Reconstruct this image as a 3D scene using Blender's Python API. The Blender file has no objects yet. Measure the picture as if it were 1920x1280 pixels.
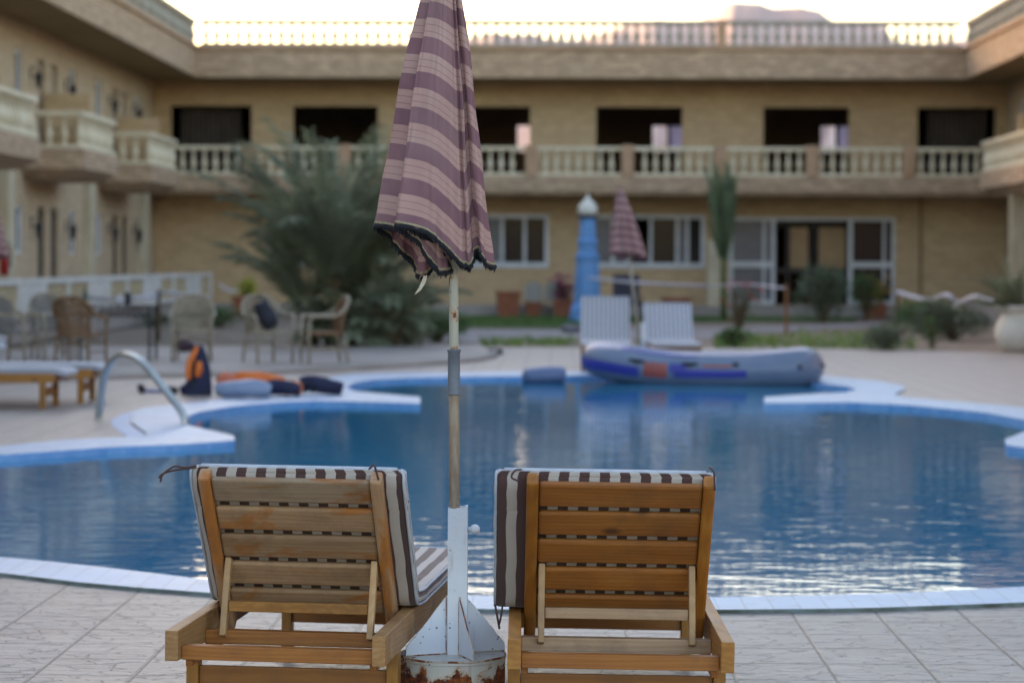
import bpy, bmesh, math, random
from mathutils import Vector, Matrix, Euler, noise
from mathutils.geometry import tessellate_polygon
R = math.radians
PI = math.pi
rnd = random.Random(7)
scn = bpy.context.scene
col = scn.collection

# ------------------------------------------------------------------ camera
F = 4600.0
cam_d = bpy.data.cameras.new('camera')
cam = bpy.data.objects.new('camera', cam_d)
col.objects.link(cam)
cam_d.sensor_width = 36.0
cam_d.lens = 36.0 * F / 1920.0
cam_d.clip_start = 0.1
cam_d.clip_end = 9000
H = 1.5
yaw = math.atan(80 / F)
pitch = math.atan(150 / F)
roll = R(0.22)
cam.matrix_world = (Matrix.Translation((0, 0, H)) @ Matrix.Rotation(yaw, 4, 'Z') @
                    Matrix.Rotation(PI / 2 - pitch, 4, 'X') @ Matrix.Rotation(roll, 4, 'Z'))
cam_d.dof.use_dof = True
cam_d.dof.focus_distance = 7.75
cam_d.dof.aperture_fstop = 3.2
scn.camera = cam
CM = cam.matrix_world.copy()
CI = CM.inverted()

def ray(px, py):
    return (CM.to_3x3() @ Vector(((px - 960) / F, (640 - py) / F, -1)))

def at(px, py, z=0.0):
    d = ray(px, py)
    t = (z - H) / d.z
    return Vector((0, 0, H)) + d * t

def atY(px, py, Y):
    d = ray(px, py)
    return Vector((0, 0, H)) + d * (Y / d.y)

# ------------------------------------------------------------------ light
SUN_EL, SUN_AZ = 6.0, -46.0      # azimuth from +Y, negative = to the left
world = bpy.data.worlds.new('World')
scn.world = world
world.use_nodes = True
wn = world.node_tree.nodes
sky = wn.new('ShaderNodeTexSky')
sky.sky_type = 'NISHITA'
sky.sun_disc = False
sky.sun_elevation = R(SUN_EL)
sky.sun_rotation = R(SUN_AZ)
sky.altitude = 50
sky.air_density = 1.0
sky.dust_density = 2.5
sky.ozone_density = 1.0
tint = wn.new('ShaderNodeMix')          # white balance of the photograph
tint.data_type = 'RGBA'; tint.blend_type = 'MULTIPLY'; tint.inputs[0].default_value = 1.0
tint.inputs[7].default_value = (1.07, 0.96, 0.98, 1)
world.node_tree.links.new(sky.outputs[0], tint.inputs[6])
world.node_tree.links.new(tint.outputs[2], wn['Background'].inputs[0])
wn['Background'].inputs[1].default_value = 0.15
sun_d = bpy.data.lights.new('sun', 'SUN')
sun_d.energy = 2.0
sun_d.angle = R(0.5)
sun_d.color = (1.0, 0.8, 0.55)
sun = bpy.data.objects.new('sun', sun_d)
col.objects.link(sun)
sdir = Vector((math.sin(R(SUN_AZ)) * math.cos(R(SUN_EL)), math.cos(R(SUN_AZ)) * math.cos(R(SUN_EL)), math.sin(R(SUN_EL))))
sun.rotation_euler = (-sdir).to_track_quat('-Z', 'Y').to_euler()
vs = scn.view_settings
vs.view_transform = 'Standard'
vs.look = 'None'
vs.gamma = 1
vs.exposure = 2.68

# ------------------------------------------------------------------ materials
def lin(c):
    if isinstance(c, str):
        c = tuple(int(c[i:i + 2], 16) / 255 for i in (0, 2, 4))
        return tuple((v / 12.92 if v <= 0.04045 else ((v + 0.055) / 1.055) ** 2.4) for v in c) + (1,)
    return tuple(c) + (1,)

class NT:
    def __init__(s, name):
        s.m = bpy.data.materials.new(name)
        s.m.use_nodes = True
        s.t = s.m.node_tree
        s.p = s.t.nodes['Principled BSDF']
    def n(s, kind, **kw):
        nd = s.t.nodes.new('ShaderNode' + kind)
        for k, v in kw.items():
            setattr(nd, k, v)
        return nd
    def l(s, a, b):
        s.t.links.new(a, b)
    def math(s, op, a, b=None, clamp=False):
        nd = s.n('Math', operation=op)
        nd.use_clamp = clamp
        for i, v in enumerate((a, b)):
            if v is None: continue
            if isinstance(v, (int, float)): nd.inputs[i].default_value = v
            else: s.l(v, nd.inputs[i])
        return nd.outputs[0]
    def mix(s, f, a, b, mode='MIX'):
        nd = s.n('Mix', data_type='RGBA', blend_type=mode)
        for i, v in ((0, f), (6, a), (7, b)):
            if isinstance(v, (int, float)): nd.inputs[i].default_value = v
            elif isinstance(v, tuple): nd.inputs[i].default_value = v
            else: s.l(v, nd.inputs[i])
        return nd.outputs[2]
    def ramp(s, v, pts):
        nd = s.n('ValToRGB')
        e = nd.color_ramp.elements
        while len(e) < len(pts): e.new(0.5)
        for i, (p, c) in enumerate(pts):
            e[i].position = p
            e[i].color = c if isinstance(c, tuple) else (c, c, c, 1)
        s.l(v, nd.inputs[0])
        return nd.outputs[0]
    def coord(s, kind='Object', scale=(1, 1, 1), loc=(0, 0, 0), rot=(0, 0, 0)):
        if kind == 'World':
            src = s.n('NewGeometry').outputs['Position']
        else:
            src = s.n('TexCoord').outputs[kind]
        mp = s.n('Mapping')
        mp.inputs['Scale'].default_value = scale
        mp.inputs['Location'].default_value = loc
        mp.inputs['Rotation'].default_value = rot
        s.l(src, mp.inputs[0])
        return mp.outputs[0]
    def noise(s, vec, scale, detail=4, rough=0.55, dist=0.0):
        nd = s.n('TexNoise')
        nd.inputs['Scale'].default_value = scale
        nd.inputs['Detail'].default_value = detail
        nd.inputs['Roughness'].default_value = rough
        nd.inputs['Distortion'].default_value = dist
        s.l(vec, nd.inputs['Vector'])
        return nd.outputs['Fac']
    def bump(s, h, strength=0.3, dist=0.01, prev=None):
        nd = s.n('Bump')
        nd.inputs['Strength'].default_value = strength
        nd.inputs['Distance'].default_value = dist
        s.l(h, nd.inputs['Height'])
        if prev is not None: s.l(prev, nd.inputs['Normal'])
        return nd.outputs[0]
    def out(s, color=None, rough=None, normal=None, **kw):
        for k, v in (('Base Color', color), ('Roughness', rough), ('Normal', normal)):
            if v is None: continue
            if isinstance(v, (int, float, tuple)): s.p.inputs[k].default_value = v
            else: s.l(v, s.p.inputs[k])
        for k, v in kw.items():
            k = k.replace('_', ' ')
            if isinstance(v, (int, float, tuple)): s.p.inputs[k].default_value = v
            else: s.l(v, s.p.inputs[k])
        return s.m

def plain(name, c1, c2=None, rough=0.6, scale=6, coord='Object', bump=0.15, bscale=None, bdist=0.004, **kw):
    t = NT(name)
    v = t.coord(coord)
    c1 = lin(c1)
    if c2 is None: c2 = tuple(x * 0.78 for x in c1[:3]) + (1,)
    else: c2 = lin(c2)
    f = t.noise(v, scale)
    f2 = t.ramp(f, [(0.35, 0.0), (0.65, 1.0)])
    nrm = None
    if bump:
        nrm = t.bump(t.noise(v, bscale or scale * 6, 3), bump, bdist)
    return t.out(t.mix(f2, c1, c2), rough, nrm, **kw)

def wood(name, axis, c1, c2, c3, patch=0.0, patchcol=(0.4, 0.2, 0.05), knots=True, rough=0.5, off=(0, 0, 0)):
    """axis: direction of the grain in object space"""
    t = NT(name)
    sc = [9, 9, 9]; sc['xyz'.index(axis)] = 0.9
    oi = t.n('ObjectInfo')
    sh = t.n('VectorMath', operation='SCALE'); sh.inputs[0].default_value = (7.3, 5.1, 9.7); t.l(oi.outputs['Random'], sh.inputs['Scale'])
    def oc(scale, loc):
        a = t.n('VectorMath', operation='ADD'); t.l(t.coord('Object', scale, loc), a.inputs[0]); t.l(sh.outputs[0], a.inputs[1]); return a.outputs[0]
    v = oc(tuple(sc), off)
    n1 = t.noise(v, 2.2, 5, 0.6, 0.8)
    g = t.n('TexWave', wave_type='RINGS')
    g.inputs['Scale'].default_value = 2.3
    g.inputs['Distortion'].default_value = 7.0
    g.inputs['Detail'].default_value = 3.0
    t.l(v, g.inputs[0])
    f = t.math('ADD', t.math('MULTIPLY', g.outputs['Fac'], 0.2), t.math('MULTIPLY', n1, 0.9))
    c = t.ramp(f, [(0.25, lin(c1)), (0.55, lin(c2)), (0.85, lin(c3))])
    vo = t.coord('Object', (1, 1, 1), off)
    big = t.noise(vo, 3.0, 2)
    c = t.mix(t.ramp(big, [(0.35, 0.0), (0.7, 0.45)]), c, lin(c1), 'MIX')
    if patch:
        sp = [9, 9, 9]; sp['xyz'.index(axis)] = 3.5
        pv = oc(tuple(sp), (off[0] + 3, off[1] + 1, off[2]))
        pn = t.noise(pv, 0.85, 4, 0.65, 0.6)
        c = t.mix(t.ramp(pn, [(0.60 - patch * 0.2, 0.0), (0.70 - patch * 0.2, 0.85)]), c, tuple(patchcol) + (1,))
    if knots:
        sk = [11, 11, 11]; sk['xyz'.index(axis)] = 6
        kv = oc(tuple(sk), (off[0], off[1] + 7, off[2] + 2))
        vn = t.n('TexVoronoi')
        vn.inputs['Scale'].default_value = 0.55
        t.l(kv, vn.inputs['Vector'])
        k = t.ramp(vn.outputs['Distance'], [(0.05, 1.0), (0.13, 0.0)])
        c = t.mix(t.math('MULTIPLY', k, 0.8), c, (0.05, 0.02, 0.008, 1))
    fine = t.noise(t.coord('Object', tuple(x * 14 for x in sc)), 3, 3)
    nrm = t.bump(fine, 0.25, 0.002)
    hv = t.n('HueSaturation'); t.l(c, hv.inputs['Color'])
    t.l(t.math('ADD', t.math('MULTIPLY', oi.outputs['Random'], 0.34), 0.82), hv.inputs['Value'])
    grime = t.ramp(t.noise(oc((3, 3, 3), (0, 0, 0)), 2.0, 6, 0.7), [(0.5, 0.0), (0.75, 0.45)])
    c = t.mix(grime, hv.outputs['Color'], (0.07, 0.045, 0.025, 1))
    rg = t.ramp(n1, [(0.2, rough - 0.12), (0.8, rough + 0.15)])
    return t.out(c, rg, nrm)

def brickwall(name, c1, c2, cm, bw, bh, axes='xz', mortar=0.012, bump=0.3, stain=0.35, rough=0.85, mott=0.3):
    """axes: which world axes are used as brick plane; 'xz','yz'"""
    t = NT(name)
    geo = t.n('NewGeometry')
    sep = t.n('SeparateXYZ'); t.l(geo.outputs['Position'], sep.inputs[0])
    nsep = t.n('SeparateXYZ'); t.l(geo.outputs['Normal'], nsep.inputs[0])
    useY = t.math('GREATER_THAN', t.math('ABSOLUTE', nsep.outputs['X']), 0.6)
    hmix = t.n('Mix'); t.l(useY, hmix.inputs[0]); t.l(sep.outputs['X'], hmix.inputs[2]); t.l(sep.outputs['Y'], hmix.inputs[3])
    comb = t.n('CombineXYZ'); t.l(hmix.outputs[0], comb.inputs[0]); t.l(sep.outputs['Z'], comb.inputs[1])
    b = t.n('TexBrick')
    b.inputs['Color1'].default_value = lin(c1)
    b.inputs['Color2'].default_value = lin(c2)
    b.inputs['Mortar'].default_value = lin(cm)
    b.inputs['Scale'].default_value = 1
    b.inputs['Mortar Size'].default_value = mortar
    b.inputs['Brick Width'].default_value = bw
    b.inputs['Row Height'].default_value = bh
    t.l(comb.outputs[0], b.inputs['Vector'])
    w = t.coord('World')
    st = t.noise(w, 0.6, 5, 0.6)
    c = t.mix(t.ramp(st, [(0.35, 0.0), (0.75, stain)]), b.outputs['Color'], tuple(x * 0.6 for x in lin(c1)[:3]) + (1,))
    cm = t.n('Mapping'); cm.inputs['Scale'].default_value = (2.4, 6.0, 1); t.l(comb.outputs[0], cm.inputs[0])
    f = t.noise(cm.outputs[0], 1.0, 5, 0.7)
    c = t.mix(t.ramp(f, [(0.38, mott), (0.58, 0.0)]), c, tuple(x * 0.6 for x in lin(c2)[:3]) + (1,))
    c = t.mix(t.ramp(f, [(0.55, 0.0), (0.72, mott * 0.7)]), c, tuple(min(1, x * 1.45) for x in lin(c1)[:3]) + (1,))
    h = t.math('SUBTRACT', t.noise(w, 18, 3), b.outputs['Fac'])
    return t.out(c, rough, t.bump(h, bump, 0.015))

# ------------------------------------------------------------------ mesh builder
class MB:
    def __init__(s):
        s.v = []; s.f = []; s.uv = {}; s.mi = []
    def face(s, idx, uvs=None, mi=0):
        s.f.append(tuple(idx)); s.mi.append(mi)
        if uvs: s.uv[len(s.f) - 1] = uvs
    def quad(s, a, b, c, d, mi=0):
        i = len(s.v); s.v += [Vector(a), Vector(b), Vector(c), Vector(d)]
        s.face((i, i + 1, i + 2, i + 3), None, mi)
    def box(s, x0, x1, y0, y1, z0, z1, M=None, mi=0):
        i = len(s.v)
        for x, y, z in ((x0, y0, z0), (x1, y0, z0), (x1, y1, z0), (x0, y1, z0), (x0, y0, z1), (x1, y0, z1), (x1, y1, z1), (x0, y1, z1)):
            p = Vector((x, y, z))
            s.v.append(M @ p if M else p)
        for q in ((0, 3, 2, 1), (4, 5, 6, 7), (0, 1, 5, 4), (1, 2, 6, 5), (2, 3, 7, 6), (3, 0, 4, 7)):
            s.face([i + k for k in q], None, mi)
    def bar(s, a, b, w, h, up=(0, 0, 1), mi=0):
        """square bar from a to b; w across, h along up"""
        a, b = Vector(a), Vector(b)
        d = b - a; L = d.length; d.normalize()
        x = d.cross(Vector(up)).normalized(); u = x.cross(d)
        M = Matrix((x, d, u)).transposed().to_4x4(); M.translation = a
        s.box(-w / 2, w / 2, 0, L, -h / 2, h / 2, M, mi)
    def tube(s, pts, r, n=8, closed=False, cap=True, mi=0):
        pts = [Vector(p) for p in pts]
        rs = r if isinstance(r, (list, tuple)) else [r] * len(pts)
        base = len(s.v); N = len(pts)
        up = None
        for k, p in enumerate(pts):
            if closed: d = pts[(k + 1) % N] - pts[k - 1]
            else: d = pts[min(k + 1, N - 1)] - pts[max(k - 1, 0)]
            d.normalize()
            if up is None:
                up = Vector((0, 0, 1)) if abs(d.z) < 0.9 else Vector((0, 1, 0))
            x = d.cross(up)
            if x.length < 1e-6: x = d.orthogonal()
            x.normalize(); up = x.cross(d).normalized()
            for j in range(n):
                a = 2 * PI * j / n
                s.v.append(p + (x * math.cos(a) + up * math.sin(a)) * rs[k])
        for k in range(N if closed else N - 1):
            k2 = (k + 1) % N
            for j in range(n):
                j2 = (j + 1) % n
                s.face((base + k * n + j, base + k * n + j2, base + k2 * n + j2, base + k2 * n + j), None, mi)
        if cap and not closed:
            s.face([base + j for j in range(n)][::-1], None, mi)
            s.face([base + (N - 1) * n + j for j in range(n)], None, mi)
    def lathe(s, prof, c=(0, 0, 0), n=16, mi=0, cap=True, sx=1, sy=1):
        base = len(s.v); c = Vector(c)
        for r, z in prof:
            for j in range(n):
                a = 2 * PI * j / n
                s.v.append(c + Vector((r * math.cos(a) * sx, r * math.sin(a) * sy, z)))
        for k in range(len(prof) - 1):
            for j in range(n):
                j2 = (j + 1) % n
                s.face((base + k * n + j, base + k * n + j2, base + (k + 1) * n + j2, base + (k + 1) * n + j), None, mi)
        if cap:
            s.face([base + j for j in range(n)][::-1], None, mi)
            s.face([base + (len(prof) - 1) * n + j for j in range(n)], None, mi)
    def sphere(s, c, r, n=12, m=8, sx=1, sy=1, sz=1, mi=0):
        prof = [(r * math.sin(PI * k / m) + 1e-4, -r * math.cos(PI * k / m) * sz) for k in range(m + 1)]
        s.lathe(prof, c, n, mi, True, sx, sy)
    def prism(s, poly, z0, z1, mi=0, bottom=True):
        """poly: list of xy; extruded up"""
        pts = [Vector((p[0], p[1], 0)) for p in poly]
        tris = tessellate_polygon([pts])
        b = len(s.v); n = len(pts)
        s.v += [Vector((p.x, p.y, z0)) for p in pts] + [Vector((p.x, p.y, z1)) for p in pts]
        for a, c, d in tris:
            s.face(up3(s.v, (b + n + a, b + n + c, b + n + d)), None, mi)
            if bottom: s.face(up3(s.v, (b + a, b + c, b + d))[::-1], None, mi)
        for k in range(n):
            k2 = (k + 1) % n
            s.face((b + k, b + k2, b + n + k2, b + n + k), None, mi)
    def ring(s, outer, inner, z, mi=0):
        o = [Vector((p[0], p[1], 0)) for p in outer]; i = [Vector((p[0], p[1], 0)) for p in inner]
        tris = tessellate_polygon([o, i])
        b = len(s.v)
        s.v += [Vector((p.x, p.y, z)) for p in o + i]
        for t in tris: s.face(up3(s.v, [b + k for k in t]), None, mi)
    def skirt(s, poly, z0, z1, mi=0):
        b = len(s.v); n = len(poly)
        s.v += [Vector((p[0], p[1], z0)) for p in poly] + [Vector((p[0], p[1], z1)) for p in poly]
        for k in range(n):
            k2 = (k + 1) % n
            s.face((b + k, b + k2, b + n + k2, b + n + k), None, mi)
    def mesh(s, name, off=None):
        me = bpy.data.meshes.new(name)
        off = Vector(off) if off is not None else Vector((0, 0, 0))
        me.from_pydata([tuple(v - off) for v in s.v], [], s.f)
        if s.uv:
            u = me.uv_layers.new(name='UVMap')
            for fi, uvs in s.uv.items():
                p = me.polygons[fi]
                for li, q in zip(p.loop_indices, uvs): u.data[li].uv = q
        if any(s.mi):
            me.polygons.foreach_set('material_index', s.mi)
        me.update()
        return me
    def build(s, name, mat, parent=None, smooth=False, bevel=0, world=False, angle=None, seg=2):
        off = wloc(parent) if (world and parent) else None
        me = s.mesh(name, off)
        for m in (mat if isinstance(mat, (list, tuple)) else [mat]): me.materials.append(m)
        o = bpy.data.objects.new(name, me)
        col.objects.link(o)
        if parent: o.parent = parent
        if smooth:
            me.polygons.foreach_set('use_smooth', [True] * len(me.polygons))
            if angle: me.set_sharp_from_angle(angle=R(angle))
        if bevel:
            b = o.modifiers.new('bevel', 'BEVEL'); b.width = bevel; b.segments = seg
            b.limit_method = 'ANGLE'; b.angle_limit = R(40)
        return o

def up3(v, t):
    a, b, c = (v[k] for k in t)
    return list(t) if (b - a).cross(c - a).z > 0 else [t[0], t[2], t[1]]

def wloc(o):
    l = Vector((0, 0, 0))
    while o: l = l + o.location; o = o.parent
    return l

def tag(o, label=None, cat=None, group=None, kind=None):
    if label: o['label'] = label
    if cat: o['category'] = cat
    if group: o['group'] = group
    if kind: o['kind'] = kind
    return o

def thing(name, label, cat, loc=(0, 0, 0), rz=0, group=None):
    o = bpy.data.objects.new(name, None)
    o.empty_display_size = 0.2
    col.objects.link(o)
    o.location = loc; o.rotation_euler = (0, 0, rz)
    return tag(o, label, cat, group)

def struct(o): return tag(o, kind='structure')

def copy_tree(o, parent=None):
    c = o.copy(); col.objects.link(c)
    if parent: c.parent = parent
    for ch in [x for x in bpy.data.objects if x.parent == o]: copy_tree(ch, c)
    return c

def inst(me, name, mat, parent, pos, rz=0):
    """object sharing mesh me at world pos (parents unrotated)"""
    o = bpy.data.objects.new(name, me)
    col.objects.link(o)
    o.parent = parent
    o.location = Vector(pos) - wloc(parent); o.rotation_euler = (0, 0, rz)
    return o

M = {}
M['wall'] = brickwall('limestone_wall', 'ccb08a', 'c2a680', 'b49a74', 0.42, 0.2, mortar=0.008, stain=0.3)
M['fascia'] = brickwall('stone_fascia', 'c6ab8e', 'b89c80', '9a8066', 0.38, 0.11, mortar=0.012, stain=0.4, bump=0.6, mott=0.7)
M['wingwall'] = brickwall('wing_wall', 'c8b294', 'bea688', 'b29a7e', 0.5, 0.24, mortar=0.006, stain=0.25, bump=0.15)
M['pier'] = plain('pale_plaster', 'c6bba2', 'b5a88c', 0.85, 2, 'World')
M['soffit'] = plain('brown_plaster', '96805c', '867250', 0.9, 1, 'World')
M['cream'] = plain('cream_balustrade_paint', 'dcd0b6', 'cabc9e', 0.7, 2, 'World')
M['roofrail'] = plain('grey_balustrade_paint', 'a49e92', '8e887a', 0.75, 2, 'World')
M['pinkpost'] = plain('pinkish_stone', 'b49478', 'a48466', 0.85, 3, 'World')
M['dark_room'] = plain('room_plaster', '94806e', '82705e', 0.9, 1, 'World')
M['whiteframe'] = plain('white_window_paint', 'd6d8da', 'c2c4c6', 0.5, 3, bump=0.05)
M['doorwood'] = plain('dark_door', '3a2e2a', '2c2320', 0.6, 8)
M['steel'] = plain('steel', 'c8ccce', 'b4b8ba', 0.25, 5, bump=0.0, Metallic=1.0)

def glass(name, tint, rough=0.08, fac=None):
    t = NT(name)
    n = t.noise(t.coord('World'), 1.5, 3)
    c = t.ramp(n, [(0.3, lin(tint)), (0.7, tuple(x * 0.7 for x in lin(tint)[:3]) + (1,))])
    return t.out(c, rough, None, IOR=1.35)
M['glass'] = glass('dark_window_glass', '2c292d', 0.12)
M['glass_pale'] = glass('curtained_window_glass', '76767c', 0.2)
def frosted(name, c):
    t = NT(name)
    tr = t.n('BsdfTranslucent'); tr.inputs[0].default_value = lin(c)
    df = t.n('BsdfDiffuse'); df.inputs[0].default_value = lin(c)
    mx = t.n('MixShader'); mx.inputs[0].default_value = 0.25
    t.l(tr.outputs[0], mx.inputs[1]); t.l(df.outputs[0], mx.inputs[2])
    t.l(mx.outputs[0], t.t.nodes['Material Output'].inputs[0])
    return t.m
M['blind'] = frosted('frosted_pane', 'b8bcd8')

# ================================================================== SETTING
IN_PX = [(0, 1050), (100, 1059), (200, 1070), (300, 1082), (380, 1092), (600, 1112), (740, 1119), (880, 1123), (1100, 1127), (1328, 1126),
         (1560, 1122), (1700, 1118), (1800, 1113), (1920, 1106), (2100, 1085), (2300, 1040), (2380, 960), (2300, 890), (2080, 862),
         (1920, 843), (1887, 838), (1884, 827), (1920, 813), (1972, 806), (1960, 800), (1920, 790), (1850, 777), (1775, 769), (1700, 762), (1590, 757),
         (1510, 758), (1432, 758), (1434, 747), (1520, 741), (1585, 738), (1607, 733), (1590, 727), (1535, 721), (1480, 712), (1400, 704),
         (1300, 701), (1200, 702), (1085, 706), (1000, 707), (900, 708), (840, 709), (760, 711), (695, 715), (662, 721), (650, 729), (665, 736), (700, 739),
         (788, 747), (788, 759), (652, 755), (587, 754), (523, 757), (470, 761), (426, 766), (375, 775), (348, 785), (342, 793), (352, 800),
         (438, 820), (440, 829), (350, 836), (200, 842), (100, 850), (0, 857), (-200, 872), (-420, 900), (-500, 960), (-350, 1015), (-150, 1036)]
OUT_PX = [(0, 1080), (150, 1098), (250, 1107), (395, 1118), (600, 1137), (740, 1144), (880, 1148), (1100, 1152), (1328, 1150), (1560, 1148), (1650, 1146),
          (1920, 1136), (2150, 1115), (2420, 1050), (2480, 950), (2400, 850), (2150, 800), (1920, 767), (1860, 761), (1800, 756), (1740, 751), (1690, 747),
          (1678, 741), (1697, 732), (1697, 726), (1650, 717), (1600, 712), (1540, 707), (1400, 696), (1300, 693), (1085, 697), (900, 699), (840, 700), (750, 701),
          (662, 704), (600, 711), (555, 722), (500, 735), (406, 752), (339, 760), (265, 768), (248, 778), (245, 794), (277, 817),
          (239, 822), (120, 828), (0, 840), (-200, 852), (-450, 885), (-590, 960), (-430, 1035), (-150, 1066)]
def smooth_poly(px, keep=()):
    return [at(*p).to_2d() for p in px]
INN = smooth_poly(IN_PX); OUT = smooth_poly(OUT_PX)
CZ = 0.018

def deck_mat():
    t = NT('stamped_paving')
    w = t.coord('World')
    sep = t.n('SeparateXYZ'); t.l(w, sep.inputs[0])
    def joint(ch, off, half):
        q = t.math('FRACT', t.math('DIVIDE', t.math('ADD', ch, off), 0.3625))
        d = t.math('ABSOLUTE', t.math('SUBTRACT', q, 0.5))
        return t.ramp(d, [(0.5 - half * 1.6, 0.0), (0.5 - half * 0.6, 1.0)])
    jx = joint(sep.outputs['X'], 1.878 + 36.25, 0.016)
    jy = joint(sep.outputs['Y'], -9.16 + 36.25, 0.019)
    n0 = t.noise(w, 9, 2)
    jy = t.math('MULTIPLY', jy, t.ramp(n0, [(0.3, 0.35), (0.6, 0.95)]))
    # slate-like relief: warped voronoi edges elongated along X
    wv = t.coord('World', (5.0, 13.0, 1))
    nw = t.n('TexNoise'); nw.inputs['Scale'].default_value = 0.8; nw.inputs['Detail'].default_value = 3
    t.l(wv, nw.inputs['Vector'])
    add = t.n('VectorMath', operation='MULTIPLY_ADD')
    t.l(nw.outputs['Color'], add.inputs[0]); add.inputs[1].default_value = (1.6, 1.6, 0); t.l(wv, add.inputs[2])
    vo = t.n('TexVoronoi', feature='DISTANCE_TO_EDGE'); vo.inputs['Scale'].default_value = 1.15
    t.l(add.outputs[0], vo.inputs['Vector'])
    crack = t.ramp(vo.outputs['Distance'], [(0.0, 1.0), (0.034, 0.0)])
    vc = t.n('TexVoronoi'); vc.inputs['Scale'].default_value = 1.15; t.l(add.outputs[0], vc.inputs['Vector'])
    cell = t.n('SeparateColor'); t.l(vc.outputs['Color'], cell.inputs[0])
    n2 = t.noise(w, 26, 5, 0.6)
    n3 = t.noise(w, 0.5, 3)
    c = t.ramp(n2, [(0.3, lin('6e6a68')), (0.5, lin('8c8887')), (0.72, lin('aaa6a3'))])
    c = t.mix(t.ramp(n3, [(0.35, 0.0), (0.7, 0.4)]), c, lin('8c857e'))
    c = t.mix(t.ramp(t.noise(w, 0.9, 6, 0.7), [(0.52, 0.0), (0.7, 0.35)]), c, lin('68625e'))
    c = t.mix(t.math('MULTIPLY', cell.outputs[0], 0.25), c, lin('aaa298'))
    cf = t.ramp(t.noise(w, 1.1, 3), [(0.4, 0.1), (0.65, 0.55)])
    c = t.mix(t.math('MULTIPLY', crack, cf), c, lin('504c4a'))
    # paler, warmer slabs beyond the water
    tid = t.n('CombineXYZ')
    t.l(t.math('FLOOR', t.math('DIVIDE', t.math('ADD', sep.outputs['X'], 1.878 + 36.25 + 0.181), 0.3625)), tid.inputs[0])
    t.l(t.math('FLOOR', t.math('DIVIDE', t.math('ADD', sep.outputs['Y'], -9.16 + 36.25 + 0.181), 0.3625)), tid.inputs[1])
    wn_ = t.n('TexWhiteNoise'); t.l(tid.outputs[0], wn_.inputs['Vector'])
    c = t.mix(t.math('MULTIPLY', wn_.outputs['Value'], 0.22), c, lin('6e6864'))
    c = t.mix(t.ramp(t.noise(w, 2.3, 6, 0.75, 0.6), [(0.58, 0.0), (0.68, 0.4)]), c, lin('8a7460'))
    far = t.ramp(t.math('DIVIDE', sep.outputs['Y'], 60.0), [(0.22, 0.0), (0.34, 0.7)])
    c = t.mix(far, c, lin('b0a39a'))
    j = t.math('MAXIMUM', jx, jy)
    c = t.mix(t.math('MULTIPLY', j, 0.85), c, lin('4c4846'))
    h = t.math('SUBTRACT', t.math('ADD', t.math('MULTIPLY', n2, 0.6), t.math('MULTIPLY', cell.outputs[1], 0.55)), t.math('MAXIMUM', crack, t.math('MULTIPLY', j, 0.7)))
    return t.out(c, t.ramp(n2, [(0.3, 0.32), (0.7, 0.52)]), t.bump(h, 0.7, 0.007), Specular_IOR_Level=0.3)
M['deck'] = deck_mat()

def coping_mat():
    t = NT('coping_tiles')
    w = t.coord('World')
    b = t.n('TexBrick'); b.offset = 0.0
    b.inputs['Scale'].default_value = 1; b.inputs['Brick Width'].default_value = 0.118; b.inputs['Row Height'].default_value = 0.31
    b.inputs['Mortar Size'].default_value = 0.004
    b.inputs['Color1'].default_value = lin('93aecc'); b.inputs['Color2'].default_value = lin('a9bed4'); b.inputs['Mortar'].default_value = lin('7f90a4')
    t.l(w, b.inputs['Vector'])
    n = t.noise(w, 1.7, 5)
    c = t.mix(t.ramp(n, [(0.4, 0.0), (0.7, 0.6)]), b.outputs['Color'], lin('93b6de'))
    n4 = t.noise(w, 11, 4)
    c = t.mix(t.ramp(n4, [(0.56, 0.0), (0.75, 0.55)]), c, lin('6d7f8e'))
    return t.out(c, 0.4, t.bump(t.math('ADD', b.outputs['Fac'], t.math('MULTIPLY', n4, 0.3)), 0.3, -0.004))
def tile_mat(name, c1, c2, cm, sz=0.05):
    t = NT(name)
    geo = t.n('NewGeometry')
    sep = t.n('SeparateXYZ'); t.l(geo.outputs['Position'], sep.inputs[0])
    comb = t.n('CombineXYZ')
    t.l(t.math('ADD', sep.outputs['X'], sep.outputs['Y']), comb.inputs[0]); t.l(sep.outputs['Z'], comb.inputs[1])
    b = t.n('TexBrick'); b.offset = 0.0
    b.inputs['Scale'].default_value = 1; b.inputs['Brick Width'].default_value = sz * 1.4; b.inputs['Row Height'].default_value = sz
    b.inputs['Mortar Size'].default_value = 0.003
    b.inputs['Color1'].default_value = lin(c1); b.inputs['Color2'].default_value = lin(c2); b.inputs['Mortar'].default_value = lin(cm)
    t.l(comb.outputs[0], b.inputs['Vector'])
    n = t.noise(t.coord('World'), 4, 4)
    c = t.mix(t.ramp(n, [(0.45, 0.0), (0.75, 0.5)]), b.outputs['Color'], lin(cm))
    return t.out(c, 0.3)
M['coping'] = coping_mat()
M['pooltile'] = tile_mat('blue_pool_tiles', '70a2d8', '86b2e2', '5c90c8')
M['moss'] = plain('mossy_edge', '4c5248', '7a8a8c', 0.9, 6, 'World')

BIG = [(-6000, -300), (6000, -300), (6000, 6000), (-6000, 6000)]
mb = MB(); mb.ring(BIG, [tuple(p) for p in OUT], -0.03)
t = NT('sandy_ground')
w = t.coord('World')
n1 = t.noise(w, 1.3, 6); n2 = t.noise(w, 14, 4)
c = t.ramp(n1, [(0.3, lin('6f6254')), (0.5, lin('857768')), (0.7, lin('94877a'))])
c = t.mix(t.ramp(n2, [(0.45, 0.0), (0.7, 0.5)]), c, lin('574b3e'))
M['soil'] = t.out(c, 0.95, t.bump(n2, 0.6, 0.03))
struct(mb.build('ground', M['soil']))

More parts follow.
